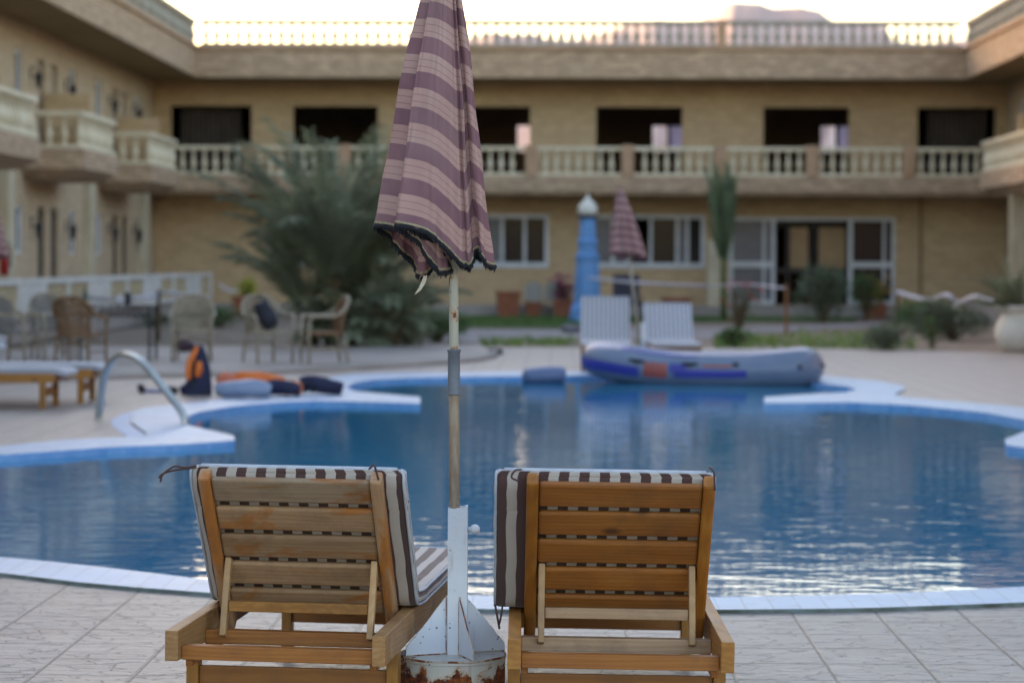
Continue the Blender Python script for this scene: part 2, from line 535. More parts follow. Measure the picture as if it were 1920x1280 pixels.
FAR = [at(-900, 655), at(-300, 655), at(200, 654), at(640, 653), at(925, 651), at(1300, 652), at(1560, 654), at(1920, 662), at(2600, 672)]
deck_poly = [(-30, -4), (30, -4)] + [(30, FAR[-1].y - 4)] + [tuple(p.to_2d()) for p in FAR[::-1]] + [(-30, FAR[0].y)]
mb = MB(); mb.ring(deck_poly, [tuple(p) for p in OUT], 0.0)
mb.skirt(deck_poly, -0.03, 0.0)
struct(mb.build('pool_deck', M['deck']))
# drainage pocket in the paving beside the ladder
mb = MB(); mb.prism([tuple(at(x, y).to_2d()) for x, y in ((265, 768), (226, 777), (207, 789), (212, 800), (241, 821), (274, 817), (243, 795), (246, 779))], -0.01, 0.004)
struct(mb.build('drain_pocket', M['pooltile']))
# coping
mb = MB(); mb.ring([tuple(p) for p in OUT], [tuple(p) for p in INN], CZ)
cop = struct(mb.build('pool_coping', M['coping']))
mb = MB(); mb.skirt([tuple(p) for p in OUT], -0.05, CZ); struct(mb.build('coping_outer_edge', M['moss']))
mb = MB(); mb.skirt([tuple(p) for p in INN], -1.6, CZ); struct(mb.build('pool_wall', M['pooltile']))
# water
t = NT('pool_water')
w = t.coord('World', (1, 1, 1))
g = t.coord('World', (0.55, 1.0, 1))
wa = t.noise(g, 4.2, 2, 0.5, 0.2)
wb = t.noise(g, 13.0, 2, 0.5)
wc = t.noise(w, 0.35, 2)
hh = t.math('ADD', wa, t.math('MULTIPLY', wb, 0.28))
amp = t.ramp(wc, [(0.35, 0.55), (0.65, 1.0)])
hh = t.math('MULTIPLY', hh, amp)
nrm = t.bump(hh, 1.0, 0.0049)
cn = t.noise(w, 0.25, 2)
M['water'] = t.out(t.ramp(cn, [(0.3, (0.018, 0.19, 0.37, 1)), (0.7, (0.026, 0.225, 0.41, 1))]), 0.02, nrm, IOR=1.33)
mb = MB(); mb.prism([tuple(p) for p in INN], -1.6, -0.03)
struct(mb.build('water', M['water']))

# raised patio slab on the left
front = [(-500, 738), (-100, 716), (0, 711), (197, 703), (480, 695), (646, 687), (840, 676), (905, 670), (932, 664), (925, 658)]
pp = [tuple(at(x, y, 0.06).to_2d()) for x, y in front] + [tuple(at(900, 652).to_2d()), tuple(at(640, 654).to_2d()), tuple(at(200, 656).to_2d()), tuple(at(-500, 658).to_2d())]
M['patio'] = plain('patio_tiles', 'a39a94', '928a84', 0.6, 1.2, 'World', bump=0.2)
mb = MB(); mb.prism(pp, 0.001, 0.06); struct(mb.build('patio', M['patio']))
M['curb'] = plain('grey_green_curb', '7d857e', '6a736c', 0.8, 3, 'World')
fr = [at(x, y, 0.03) for x, y in front]
mb = MB(); mb.tube([p + Vector((0, -0.05, 0.0)) for p in fr], 0.045, 6); struct(mb.build('patio_curb', M['curb']))

# lawn, garden path, flower bed soil
M['lawn'] = plain('lawn_soil', '44552c', '3a4a28', 0.95, 2, 'World', bump=0.4, bdist=0.02)
M['path'] = plain('garden_path', '8f8a8c', '7e7878', 0.85, 1.5, 'World')
mb = MB(); mb.prism([tuple(at(x, y).to_2d()) for x, y in ((800, 590), (1110, 590), (1420, 592), (1620, 592), (1600, 600), (1110, 604), (1080, 615), (860, 612))], -0.06, -0.018)
struct(mb.build('lawn', M['lawn']))
mb = MB(); mb.prism([tuple(at(x, y).to_2d()) for x, y in ((700, 626), (880, 617), (1060, 617), (1400, 612), (1650, 604), (1655, 610), (1400, 624), (1330, 634), (1060, 632), (880, 640), (740, 642))], -0.06, -0.014)
struct(mb.build('garden_path', M['path']))

# grass blades (stuff)
def grass(name, spots, label, hgt, colr, n, wdt=0.012):
    mb = MB()
    for k in range(n):
        x0, y0, x1, y1 = rnd.choice(spots)
        p = at(rnd.uniform(x0, x1), rnd.uniform(y0, y1))
        h = hgt * rnd.uniform(0.5, 1.2)
        a = rnd.uniform(0, 2 * PI); l = rnd.uniform(0.1, 0.6) * h
        d = Vector((math.cos(a), math.sin(a), 0))
        s_ = Vector((-d.y, d.x, 0)) * wdt
        b = Vector((p.x, p.y, -0.03))
        mb.quad(b - s_, b + s_, b + d * l * 0.4 + Vector((0, 0, h * 0.7)) + s_ * 0.6, b + d * l + Vector((0, 0, h)))
    return tag(mb.build(name, colr), label, 'grass', kind='stuff')
M['grassblade'] = plain('grass_blades', '4a6a2c', '5f7a3a', 0.7, 1.5, 'World', bump=0)
M['weed'] = plain('weed_leaves', '5f8240', '86984c', 0.7, 1.5, 'World', bump=0)
grass('grass', [(800, 590, 1110, 611), (1110, 591, 1600, 601)], 'short green lawn grass in front of the ground floor windows', 0.07, M['grassblade'], 7000, 0.02)
grass('weeds', [(1340, 630, 1480, 652), (1480, 622, 1640, 646), (1340, 626, 1400, 650), (1500, 640, 1720, 652), (900, 638, 1080, 646)],
      'patchy low green weeds in the bed behind the dinghy', 0.16, M['weed'], 1100, 0.02)

# ---------------------------------------------------------------- mountain
rid = [(-400, 120), (300, 100), (560, 92), (700, 88), (737, 84), (800, 79), (850, 76), (880, 71), (925, 60), (955, 67), (1000, 64), (1015, 72), (1050, 74), (1085, 75), (1145, 57),
       (1180, 45), (1230, 36), (1262, 39), (1315, 38), (1335, 27), (1355, 11), (1375, 4), (1400, 6), (1425, 7), (1450, 16), (1500, 13), (1537, 21), (1560, 39), (1610, 44), (1660, 50), (1675, 77),
       (1725, 82), (1760, 79), (1805, 75), (2100, 90), (2600, 130)]
mb = MB()
D0 = 2400
rows = 14
prev = None
rr = []
for i in range(len(rid) - 1):
    for k in range(6):
        f = k / 6; rr.append((rid[i][0] * (1 - f) + rid[i + 1][0] * f, rid[i][1] * (1 - f) + rid[i + 1][1] * f + rnd.uniform(-0.7, 0.7)))
nr = len(rr)
for r_ in range(rows + 1):
    f = r_ / rows
    for i, (x, y) in enumerate(rr):
        P = atY(x, y, D0)
        y_ = D0 - 900 * (1 - f)
        g = noise.noise(Vector((i * 0.13, f * 3, 0))) * 60 * (1 - f) * f * 4
        z = P.z * (f ** 1.3) + g * 0.6
        if r_ == rows: z = P.z
        mb.v.append(Vector((P.x * (y_ / D0) , y_ + g, max(z, -5) if r_ else -10)))
for r_ in range(rows):
    for i in range(nr - 1):
        a = r_ * nr + i
        mb.face((a, a + 1, a + nr + 1, a + nr))
b0 = len(mb.v)
for i, (x, y) in enumerate(rr):
    P = atY(x, y, D0); mb.v.append(Vector((P.x * 1.2, D0 + 900, -10)))
for i in range(nr - 1): mb.face((rows * nr + i, rows * nr + i + 1, b0 + i + 1, b0 + i))
t = NT('haze_tinted_rock')
n = t.noise(t.coord('World', (0.01, 0.01, 0.03)), 1.5, 6)
M['rock'] = t.out(t.ramp(n, [(0.3, lin('b89c92')), (0.7, lin('ccb2a6'))]), 0.95)  # pale pink colour stands in for haze over the rock
struct(mb.build('mountain', M['rock'], smooth=True))
# unseen range, added on the left to block the low sun
mb = MB(); NA, NR = 90, 10
for j in range(NR + 1):
    f = j / NR
    for i in range(NA + 1):
        a = R(-125 + 109 * i / NA)
        hgt = (300 + 70 * noise.noise(Vector((i * 0.12, 1.5, 0))) + 25 * noise.noise(Vector((i * 0.5, 7.5, 0)))) * min(1, (NA - i) / 8 + 0.2)
        d_ = 1100 + 500 * f
        z_ = hgt * (f ** 1.2) + 30 * noise.noise(Vector((i * 0.2, f * 4, 3))) * f * (1 - f) * 4 - 10 * (1 - f)
        mb.v.append(Vector((math.sin(a) * d_, math.cos(a) * d_, z_)))
for j in range(NR):
    for i in range(NA):
        q = j * (NA + 1) + i; mb.face((q, q + 1, q + NA + 2, q + NA + 1))
struct(mb.build('sun_blocker_hills', M['rock'], smooth=True))

# ================================================================== HOTEL
WY = 69.7          # rear facade plane
FY = 67.9          # fascia / balcony line
XL, XR = -11.4, 12.7
EL, ER = -9.95, 11.26   # eaves lines of the wings
NEAR = 4.0  # wings lengthened out of view to here to keep sun off the courtyard
Z1, Z2 = 3.86, 6.56
ZT, ZR = 7.43, 8.14
hotel = thing('hotel_building', 'two storey sandy stone hotel wrapped round the pool, with balconies and a roof balustrade', 'building', (0.7, WY, 0))

def wallholes(mb, axis, pos, thick, u0, u1, z0, z1, holes, mi=0):
    """wall plane; axis 'x': runs along x at y=pos (front at pos, back at pos+thick)
       axis 'y': runs along y at x=pos"""
    us = sorted({u0, u1} | {h[0] for h in holes} | {h[1] for h in holes})
    zs = sorted({z0, z1} | {h[2] for h in holes} | {h[3] for h in holes})
    us = [u for u in us if u0 <= u <= u1]; zs = [z for z in zs if z0 <= z <= z1]
    def P(u, d, z): return (u, pos + d, z) if axis == 'x' else (pos + d, u, z)
    def solid(i, j):
        if i < 0 or j < 0 or i >= len(us) - 1 or j >= len(zs) - 1: return False
        uc, zc = (us[i] + us[i + 1]) / 2, (zs[j] + zs[j + 1]) / 2
        return not any(h[0] < uc < h[1] and h[2] < zc < h[3] for h in holes)
    for i in range(len(us) - 1):
        for j in range(len(zs) - 1):
            if not solid(i, j): continue
            a, b, c, d = us[i], us[i + 1], zs[j], zs[j + 1]
            mb.quad(P(a, 0, c), P(b, 0, c), P(b, 0, d), P(a, 0, d), mi)
            mb.quad(P(b, thick, c), P(a, thick, c), P(a, thick, d), P(b, thick, d), mi)
            if not solid(i - 1, j): mb.quad(P(a, 0, c), P(a, 0, d), P(a, thick, d), P(a, thick, c), mi)
            if not solid(i + 1, j): mb.quad(P(b, 0, c), P(b, thick, c), P(b, thick, d), P(b, 0, d), mi)
            if not solid(i, j - 1): mb.quad(P(a, 0, c), P(a, thick, c), P(b, thick, c), P(b, 0, c), mi)
            if not solid(i, j + 1): mb.quad(P(a, 0, d), P(b, 0, d), P(b, thick, d), P(a, thick, d), mi)

def wx(px): return (px - 1040) / 66.0
up_open = [(318, 470), (548, 707), (832, 992), (1116, 1277), (1428, 1588), (1715, 1861)]
UT = 5.88
holes = [(wx(a), wx(b), Z1 + 0.02, UT) for a, b in up_open]
gw = {'a': (500, 640, 1.32, 2.84), 'b': (878, 1028, 1.32, 2.84), 'c': (1105, 1320, 1.32, 2.84)}
for a, b, z0, z1 in gw.values(): holes.append((wx(a), wx(b), z0, z1))
DOORX = (wx(1365), wx(1675))
holes.append((DOORX[0], DOORX[1], 0.3, 2.78))
mb = MB(); wallholes(mb, 'x', WY, 0.25, XL - 0.25, XR + 0.25, 0, Z2 + 0.3, holes)
mb.build('wall', M['wall'], hotel, world=True)
# rear rooms: rear wall with openings, ceiling, floors, partitions
backs = [(-1.24, 0.25, 4.85, 5.76), (2.96, 4.6, 4.85, 5.76), (8.16, 9.8, 4.85, 5.76)]
mb = MB()
wallholes(mb, 'x', 76.2, 0.2, -16, 17, 0, Z2 + 0.3, backs)
mb.quad((-16, 69.95, 6.3), (-16, 76.2, 6.3), (17, 76.2, 6.3), (17, 69.95, 6.3))
mb.box(-16, 17, 69.96, 76.19, 3.55, 3.84)
for x in (-11.64, -8.1, -3.9, 0.55, 5.1, 9.95, 12.9): mb.box(x - 0.06, x + 0.06, 69.96, 76.19, 0.02, 3.54); mb.box(x - 0.06, x + 0.06, 69.96, 76.19, 3.85, 6.29)
mb.build('room_interior', M['dark_room'], hotel, world=True)
for x0, x1, z0, z1 in backs:
    xm = (x0 + x1) / 2 - 0.28 if x0 > 0 else x1 - 0.1
    wf = MB()
    for a, b, c, d in ((x0, x1, z0, z0 + 0.05), (x0, x1, z1 - 0.05, z1), (x0, x0 + 0.05, z0 + 0.05, z1 - 0.05), (x1 - 0.05, x1, z0 + 0.05, z1 - 0.05), (xm - 0.04, xm + 0.04, z0 + 0.05, z1 - 0.05)):
        wf.box(a, b, 76.25, 76.32, c, d)
    fo = wf.build('window', M['doorwood'], hotel, world=True)
    if x0 > 0:
        pm = MB(); pm.box(xm + 0.04, x1 - 0.05, 76.27, 76.29, z0 + 0.05, z1 - 0.05); pm.build('pane', M['blind'], fo, world=True)

for x0, x1, col_ in ((wx(332), wx(446), 'curtain'), (wx(1738), wx(1850), 'curtain')):
    mb = MB(); n_ = 40
    for k in range(n_ + 1):
        xx = x0 + (x1 - x0) * k / n_; yy = WY + 0.55 + 0.03 * math.sin(k * 1.9)
        mb.v += [Vector((xx, yy, Z1 + 0.02)), Vector((xx, yy, UT - 0.05))]
    for k in range(n_): mb.face((k * 2, k * 2 + 2, k * 2 + 3, k * 2 + 1))
    mb.build('curtain', plain('dark_curtain', '4c423c', '3e3630', 0.9, 2), hotel, world=True)
# window joinery on the rear facade
def window(x0, x1, z0, z1, divs, y=WY + 0.06, mats=None, fr=0.115, openp=()):
    wf = MB()
    wf.box(x0, x1, y - 0.1, y + 0.04, z0, z0 + fr * 1.3); wf.box(x0, x1, y - 0.1, y + 0.04, z1 - fr, z1)
    wf.box(x0, x0 + fr, y - 0.097, y + 0.037, z0 + fr * 1.3, z1 - fr); wf.box(x1 - fr, x1, y - 0.097, y + 0.037, z0 + fr * 1.3, z1 - fr)
    cuts = [x0 + fr] + [x0 + (x1 - x0) * d for d in divs] + [x1 - fr]
    for c in cuts[1:-1]: wf.box(c - 0.045, c + 0.045, y - 0.06, y + 0.03, z0 + fr * 1.3, z1 - fr)
    fo = wf.build('window', M['whiteframe'], hotel, world=True, bevel=0.006)
    for k in range(len(cuts) - 1):
        if k in openp: continue
        a = cuts[k] + (0.045 if k else 0); b = cuts[k + 1] - (0.045 if k < len(cuts) - 2 else 0)
        pm = MB(); pm.box(a, b, y - 0.015, y - 0.005, z0 + fr * 1.3, z1 - fr)
        pm.build('pane', (mats or {}).get(k, M['glass']), fo, world=True)
    return fo
window(wx(500), wx(640), 1.32, 2.84, [0.5])
window(wx(878), wx(1028), 1.32, 2.84, [0.42, 0.66 if False else 0.7], mats={0: M['glass_pale']})
window(wx(1105), wx(1320), 1.32, 2.84, [0.2, 0.33, 0.53, 0.76, 0.85], mats={0: M['glass_pale'], 4: M['glass_pale'], 1: M['glass_pale']}, openp=(2,))
# glazed door unit: two side lights with a transom and an open middle
dx0, dx1 = DOORX
mb = MB()
def fbox(a, b, c, d, dd=0.0): mb.box(a, b, WY - 0.04 - dd, WY + 0.1 + dd, c, d)
xa, xb = wx(1452), wx(1588)
fbox(dx0, dx1, 2.68, 2.78)
for x in (dx0, xa - 0.12, xb, dx1 - 0.1): fbox(x, x + 0.12 if x != dx1 - 0.1 else dx1, 0.3, 2.68, 0.003)
for a, b in ((dx0 + 0.12, xa - 0.12), (xb + 0.12, dx1 - 0.1)):
    fbox(a, b, 1.36, 1.52); fbox(a, b, 0.3, 0.42); fbox(a + (b - a) * 0.78, a + (b - a) * 0.78 + 0.07, 1.52, 2.68, -0.01); fbox(a + (b - a) * 0.78, a + (b - a) * 0.78 + 0.07, 0.42, 1.36, -0.01)
dfo = mb.build('glazed_door', M['whiteframe'], hotel, world=True, bevel=0.006)
for a, b, m_ in ((dx0 + 0.12, xa - 0.12, M['glass_pale']), (xb + 0.12, dx1 - 0.1, M['glass'])):
    pm = MB(); pm.box(a, b, WY + 0.02, WY + 0.03, 1.52, 2.68); pm.box(a, b, WY + 0.02, WY + 0.03, 0.42, 1.36); pm.build('pane', m_, dfo, world=True)
mb = MB()
for x in (wx(1478), wx(1520), wx(1533)): mb.box(x - 0.05, x + 0.05, WY + 0.5, WY + 0.6, 0.3, 2.7)
mb.box(xa, xb, WY + 0.47, WY + 0.62, 2.5, 2.7); mb.box(xa, xb, WY + 0.48, WY + 0.61, 1.2, 1.35)
mb.build('inner_door', M['doorwood'], hotel, world=True)
pm = MB(); pm.box(wx(1483), wx(1517), WY + 0.54, WY + 0.56, 1.35, 2.5); pm.box(wx(1536), wx(1588), WY + 0.54, WY + 0.56, 1.35, 2.5)
M['warm_glass'] = glass('warm_glass', 'b09674', 0.1)
pm.build('inner_door_glass', M['warm_glass'], hotel, world=True)
# ground floor plinth
mb = MB(); mb.box(EL, ER, FY + 0.02, WY - 0.001, 0, 0.28); mb.build('terrace_step', M['patio'], hotel, world=True)

# eaves (roof slab) with ledge mouldings
mb = MB()
mb.box(-26, 27, FY, 77.5, Z2, ZT - 0.1)
mb.box(-26, EL, NEAR, FY - 0.0, Z2, ZT - 0.1)
mb.box(ER, 27, NEAR, FY - 0.0, Z2, ZT - 0.1)
mb.build('roof_edge', M['fascia'], hotel, world=True)
mb = MB()
mb.box(-26, 27, FY - 0.07, 77.5, ZT - 0.1, ZT); mb.box(-26, EL + 0.07, NEAR, FY - 0.07, ZT - 0.1, ZT); mb.box(ER - 0.07, 27, NEAR, FY - 0.07, ZT - 0.1, ZT)
mb.build('roof_ledge', M['pinkpost'], hotel, world=True)
mb = MB()
mb.box(EL - 0.02, ER + 0.02, FY + 0.02, WY - 0.003, Z2 - 0.015, Z2 - 0.003)
mb.box(XL + 0.003, EL - 0.02, NEAR + 0.02, WY - 0.003, Z2 - 0.015, Z2 - 0.003)
mb.box(ER + 0.02, XR - 0.003, NEAR + 0.02, WY - 0.003, Z2 - 0.015, Z2 - 0.003)
mb.build('soffit', M['soffit'], hotel, world=True)

def prof_baluster(h, r=0.065):
    k = [(0.75, 0), (0.75, .06), (.45, .1), (.42, .14), (.8, .26), (.95, .36), (.8, .48), (.5, .62), (.38, .74), (.42, .86), (.72, .93), (.72, 1.0)]
    return [(a * r, b * h) for a, b in k]
def baluster_mesh(name, h, r, mat, n=8):
    mb = MB(); mb.lathe(prof_baluster(h, r), n=n)
    me = mb.mesh(name); me.materials.append(mat); me.polygons.foreach_set('use_smooth', [True] * len(me.polygons))
    return me
bal_me = baluster_mesh('baluster', 0.62, 0.085, M['cream'])

# main balcony
mb = MB(); mb.box(XL + 0.02, XR - 0.02, FY + 0.03, WY - 0.002, Z1 - 0.5, Z1); mb.box(XL + 0.02, XR - 0.02, FY - 0.03, FY + 0.03, Z1 - 0.42, Z1 - 0.04)
main_b = mb.build('balcony', M['fascia'], hotel, world=True)
posts = [465, 645, 820, 995, 1175, 1348, 1520, 1700]
fx = lambda px: (px - 1040) / 67.75
mb = MB()
mb.box(XL + 0.02, XR - 0.02, FY + 0.02, FY + 0.2, Z1 + 0.705, Z1 + 0.81)
mb.box(XL + 0.02, XR - 0.02, FY + 0.03, FY + 0.19, Z1 + 0.0, Z1 + 0.085)
mb.build('handrail', M['cream'], main_b, world=True, bevel=0.015)
for p in posts:
    mb = MB(); mb.box(fx(p) - 0.17, fx(p) + 0.17, FY - 0.035, FY + 0.25, Z1 - 0.02, Z1 + 0.86)
    mb.build('post', M['pinkpost'], main_b, world=True, bevel=0.02)
n = 0
x = XL + 0.75
while x < XR - 0.8:
    if all(abs(x - fx(p)) > 0.24 for p in posts):
        inst(bal_me, 'baluster', None, main_b, (x, FY + 0.11, Z1 + 0.085)); n += 1
    x += 0.305

# roof balustrade, one piece per side
rail_h = ZR - ZT
def roof_rail(a, b, name='roof_balustrade', postpos=()):
    a, b = Vector(a), Vector(b); d = (b - a); L = d.length; d.normalize()
    mb = MB()
    mb.bar(a + Vector((0, 0, rail_h - 0.045)), b + Vector((0, 0, rail_h - 0.055)), 0.18, 0.11)
    mb.bar(a + Vector((0, 0, 0.035)), b + Vector((0, 0, 0.035)), 0.16, 0.07)
    ro = mb.build(name, M['roofrail'], hotel, world=True)
    bb = MB(); k = 0.16
    while k < L:
        p = a + d * k; bb.lathe(prof_baluster(rail_h - 0.16, 0.1), p + Vector((0, 0, 0.07)), 6); k += 0.298
    tag(bb.build('baluster', M['roofrail'], ro, world=True, smooth=True), kind='stuff')
    for k in postpos:
        pb = MB(); p = a + d * k
        pb.bar(p + Vector((0, 0, 0.001)), p + Vector((0, 0, rail_h + 0.03)), 0.24, 0.24, up=d)
        pb.build('post', M['pinkpost'], ro, world=True)
roof_rail((EL + 0.1, FY + 0.12, ZT), (ER - 0.1, FY + 0.12, ZT), postpos=[fx(1350) - EL - 0.1])
roof_rail((EL - 0.1, NEAR, ZT), (EL - 0.1, FY + 0.12, ZT), postpos=[30, 38])
roof_rail((ER + 0.1, NEAR, ZT), (ER + 0.1, FY + 0.12, ZT), postpos=[30])

# wings: walls with door and window openings
def wing(side):
    X = XL if side < 0 else XR
    th = -0.25 if side < 0 else 0.25
    units = [64.2, 55.05, 45.9, 36.8, 27.7] if side < 0 else [64.2, 55.05, 45.9, 36.8, 27.7]
    hs = []
    doors = []; wins = []
    for uc in units:
        for dy in (-0.7, 0.7):
            if uc + dy < WY - 1:
                doors.append((uc + dy - 0.42, uc + dy + 0.42, 0.45, 2.66)); doors.append((uc + dy - 0.42, uc + dy + 0.42, Z1, 5.9))
        for dy in (-3.0, 2.8):
            wins.append((uc + dy - 0.36, uc + dy + 0.36, 1.62, 2.66)); wins.append((uc + dy - 0.36, uc + dy + 0.36, Z1 + 0.75, 5.95))
    hs = doors + wins
    mb = MB(); wallholes(mb, 'y', X, th, NEAR, WY, 0, Z2 + 0.3, hs)
    mb.build('wall', M['wingwall'], hotel, world=True)
    sg = -side  # courtyard direction in x
    for (a, b, c, d) in doors:
        if a < 38: continue
        upper = c > 3
        mb = MB(); mb.box(min(X - sg * 0.12, X - sg * 0.07), max(X - sg * 0.12, X - sg * 0.07), a + 0.05, b - 0.05, c + 0.01, d - 0.05)
        o = mb.build('door', M['doorwood'] if not upper else M['updoor'], hotel, world=True)
        h = MB(); xx = X - sg * 0.05; h.box(xx - 0.02, xx + 0.02, a + 0.1, a + 0.2, c + 1.0, c + 1.04); h.build('handle', M['steel'], o, world=True)
    for (a, b, c, d) in wins:
        if a < 38: continue
        mb = MB(); x0, x1 = sorted((X - sg * 0.16, X - sg * 0.04))
        mb.box(x0, x1, a, b, c, c + 0.07); mb.box(x0, x1, a, b, d - 0.07, d); mb.box(x0 + .003, x1 - .003, a, a + 0.07, c + 0.07, d - 0.07); mb.box(x0 + .003, x1 - .003, b - 0.07, b, c + 0.07, d - 0.07)
        o = mb.build('window', M['whiteframe'], hotel, world=True)
        pm = MB(); xm = (x0 + x1) / 2; pm.box(xm - 0.01, xm + 0.01, a + 0.07, b - 0.07, c + 0.07, d - 0.07); pm.build('pane', M['glass_pale'], o, world=True)
    # dark backing so openings do not see through
    mb = MB(); xb = X - sg * 0.6; mb.box(min(xb, X - sg * 0.25), max(xb, X - sg * 0.25), NEAR + .01, WY - .01, 0.01, Z2 - 0.01) if False else mb.quad((xb, NEAR, 0), (xb, WY, 0), (xb, WY, Z2), (xb, NEAR, Z2))
    mb.build('inner_wall', M['dark_room'], hotel, world=True)
    # pale piers
    for y in (67.2, 59.3, 50.4, 41.5, 32.5):
        mb = MB(); x0, x1 = sorted((X - sg * 0.02, X + sg * 0.22)); mb.box(x0, x1, y - 0.3, y + 0.3, 0.45, Z1 - 0.47); mb.build('pier', M['pier'], hotel, world=True, bevel=0.02)
    # ground floor terrace of the wing
    mb = MB(); x0, x1 = sorted((X - sg * 0.0 + sg * 0.003, (EL + 0.42) if side < 0 else (ER - 0.42))); mb.box(x0, x1, NEAR, FY + 0.01, 0, 0.45)
    mb.build('terrace', M['patio'], hotel, world=True)
M['updoor'] = plain('cream_door', 'a48f78', '93806a', 0.6, 5)
wing(-1); wing(1)

def side_balcony(xf, xw, y0, y1, part_y):
    """xf: front x, xw: wall x"""
    s = 1 if xf > xw else -1
    x0, x1 = sorted((xf, xw + s * 0.003))
    mb = MB(); mb.box(x0, x1, y0, y1, Z1 - 0.42, Z1)
    # tapering underside
    b = len(mb.v)
    xi = xf - s * 0.35
    mb.v += [Vector((xf, y0, Z1 - 0.42)), Vector((xf, y1, Z1 - 0.42)), Vector((xw, y1, Z1 - 0.42)), Vector((xw, y0, Z1 - 0.42)),
             Vector((xi, y0 + 0.35, Z1 - 0.62)), Vector((xi, y1 - 0.35, Z1 - 0.62)), Vector((xw, y1 - 0.35, Z1 - 0.62)), Vector((xw, y0 + 0.35, Z1 - 0.62))]
    for q in ((0, 1, 5, 4), (1, 2, 6, 5), (2, 3, 7, 6), (3, 0, 4, 7), (4, 5, 6, 7)): mb.face([b + k for k in q])
    bo = mb.build('side_balcony', M['fascia'], hotel, world=True)
    xr = xf - s * 0.12
    mb = MB()
    for z, h in ((Z1 + 0.755, 0.11), (Z1 + 0.045, 0.09)):
        mb.box(min(xf - s * .22, xf - s * 0.02), max(xf - s * .22, xf - s * 0.02), y0 + 0.02, y1 - 0.02, z - h / 2, z + h / 2)
        for yy in (y0 + 0.12, y1 - 0.12):
            a, c = sorted((xf - s * 0.22, xw + s * 0.01)); mb.box(a, c, yy - 0.1, yy + 0.1, z - h / 2, z + h / 2)
    mb.build('handrail', M['cream'], bo, world=True, bevel=0.015)
    k = y0 + 0.12
    while k < y1 - 0.05:
        inst(bal_me, 'baluster', None, bo, (xr, k, Z1 + 0.085)); k += 0.33
    for yy in (y0 + 0.12, y1 - 0.12):
        for j in (1, 2, 3):
            xx = xr - s * 0.32 * j
            if (xx - xw) * s > 0.1: inst(bal_me, 'baluster', None, bo, (xx, yy, Z1 + 0.085))
    mb = MB(); a, c = sorted((xw + s * 0.01, xf - s * 0.3)); mb.box(a, c, part_y - 0.06, part_y + 0.06, Z1 + 0.002, Z1 + 1.32)
    mb.build('divider', M['wall'], bo, world=True)
side_balcony(-10.0, XL, 60.8, 65.06, 63.6)
side_balcony(-10.05, XL, 52.2, 56.3, 54.6)
side_balcony(-10.1, XL, 43.6, 48.0, 45.9)
side_balcony(-10.1, XL, 34.9, 39.3, 37.0)
side_balcony(11.15, XR, 58.6, 64.8, 61.0)
side_balcony(11.15, XR, 47.0, 52.0, 49.0)
for y in (62.3,):
    mb = MB(); mb.box(11.5, 11.85, y - 0.18, y + 0.18, 0.45, Z1 - 0.62); mb.build('pillar', M['pier'], hotel, world=True)
mb = MB(); p = atY(1338, 500, 68.3); mb.box(p.x - 0.17, p.x + 0.17, 68.2, 68.5, 0.28, 2.1); mb.build('pillar', M['pier'], hotel, world=True, bevel=0.02)
mb = MB(); mb.tube([(wx(1722), WY - 0.06, 0.3), (wx(1722), WY - 0.06, 3.35)], 0.04, 6); mb.build('drainpipe', M['soffit'], hotel, world=True)

# wall lamps and fire extinguishers
M['lampmetal'] = plain('lamp_metal', '33343a', '26272c', 0.5, 4)
M['lampglass'] = plain('lamp_glass', '8d8f94', '7c7e84', 0.2, 4, bump=0)
def wall_lamp(y, z, label):
    o = thing('wall_lamp', label, 'wall lamp', (XL, y, z), 0, 'lanterns on the left wing wall'); o.scale = (.8, .8, .8)
    mb = MB(); mb.tube([(0, 0, 0.1), (0.1, 0, 0.16), (0.2, 0, 0.1), (0.22, 0, 0.02)], 0.018, 6); mb.box(0, 0.03, -0.06, 0.06, -0.15, 0.15); mb.build('bracket', M['lampmetal'], o)
    mb = MB(); mb.lathe([(0.05, -0.42), (0.11, -0.1), (0.12, -0.08), (0.02, 0.04)], (0.22, 0, 0), 6); mb.build('lantern', M['lampmetal'], o)
pos = {66.1: 'beside the farthest', 62.5: 'just before the farthest', 57.0: 'beyond the second', 53.2: 'before the second', 47.8: 'beyond the third', 44.1: 'before the third'}
for y, t_ in pos.items():
    wall_lamp(y, 2.3, f'dark wall lantern {t_} pair of ground floor doors')
    wall_lamp(y, 5.55, f'dark wall lantern {t_} pair of upstairs doors')
M['red'] = plain('red_paint', 'a01c24', '8a161c', 0.35, 4, bump=0)
M['black'] = plain('black_rubber', '17181a', '101114', 0.6, 8)
def extinguisher(loc, label):
    o = thing('fire_extinguisher', label, 'fire extinguisher', loc, 0, 'fire extinguishers on the left terrace')
    mb = MB(); mb.lathe([(0.075, 0), (0.09, 0.02), (0.09, 0.48), (0.06, 0.55), (0.03, 0.58)], n=12); mb.build('cylinder', M['red'], o, smooth=True, angle=50)
    mb = MB(); mb.box(-0.03, 0.05, -0.02, 0.02, 0.585, 0.62); mb.tube([(0, 0, 0.6), (0.1, 0, 0.6), (0.12, 0, 0.45), (0.12, 0, 0.15)], 0.015, 6); mb.build('valve', M['black'], o)
p = atY(169, 500, 59.9); extinguisher((p.x + .0, 59.9, 1.2 - 0.0), 'red fire extinguisher between the two nearest pairs of dark doors')
p = atY(8, 500, 46.5)
extinguisher((p.x, 46.5, 1.2), 'red fire extinguisher at the left edge of the photo')

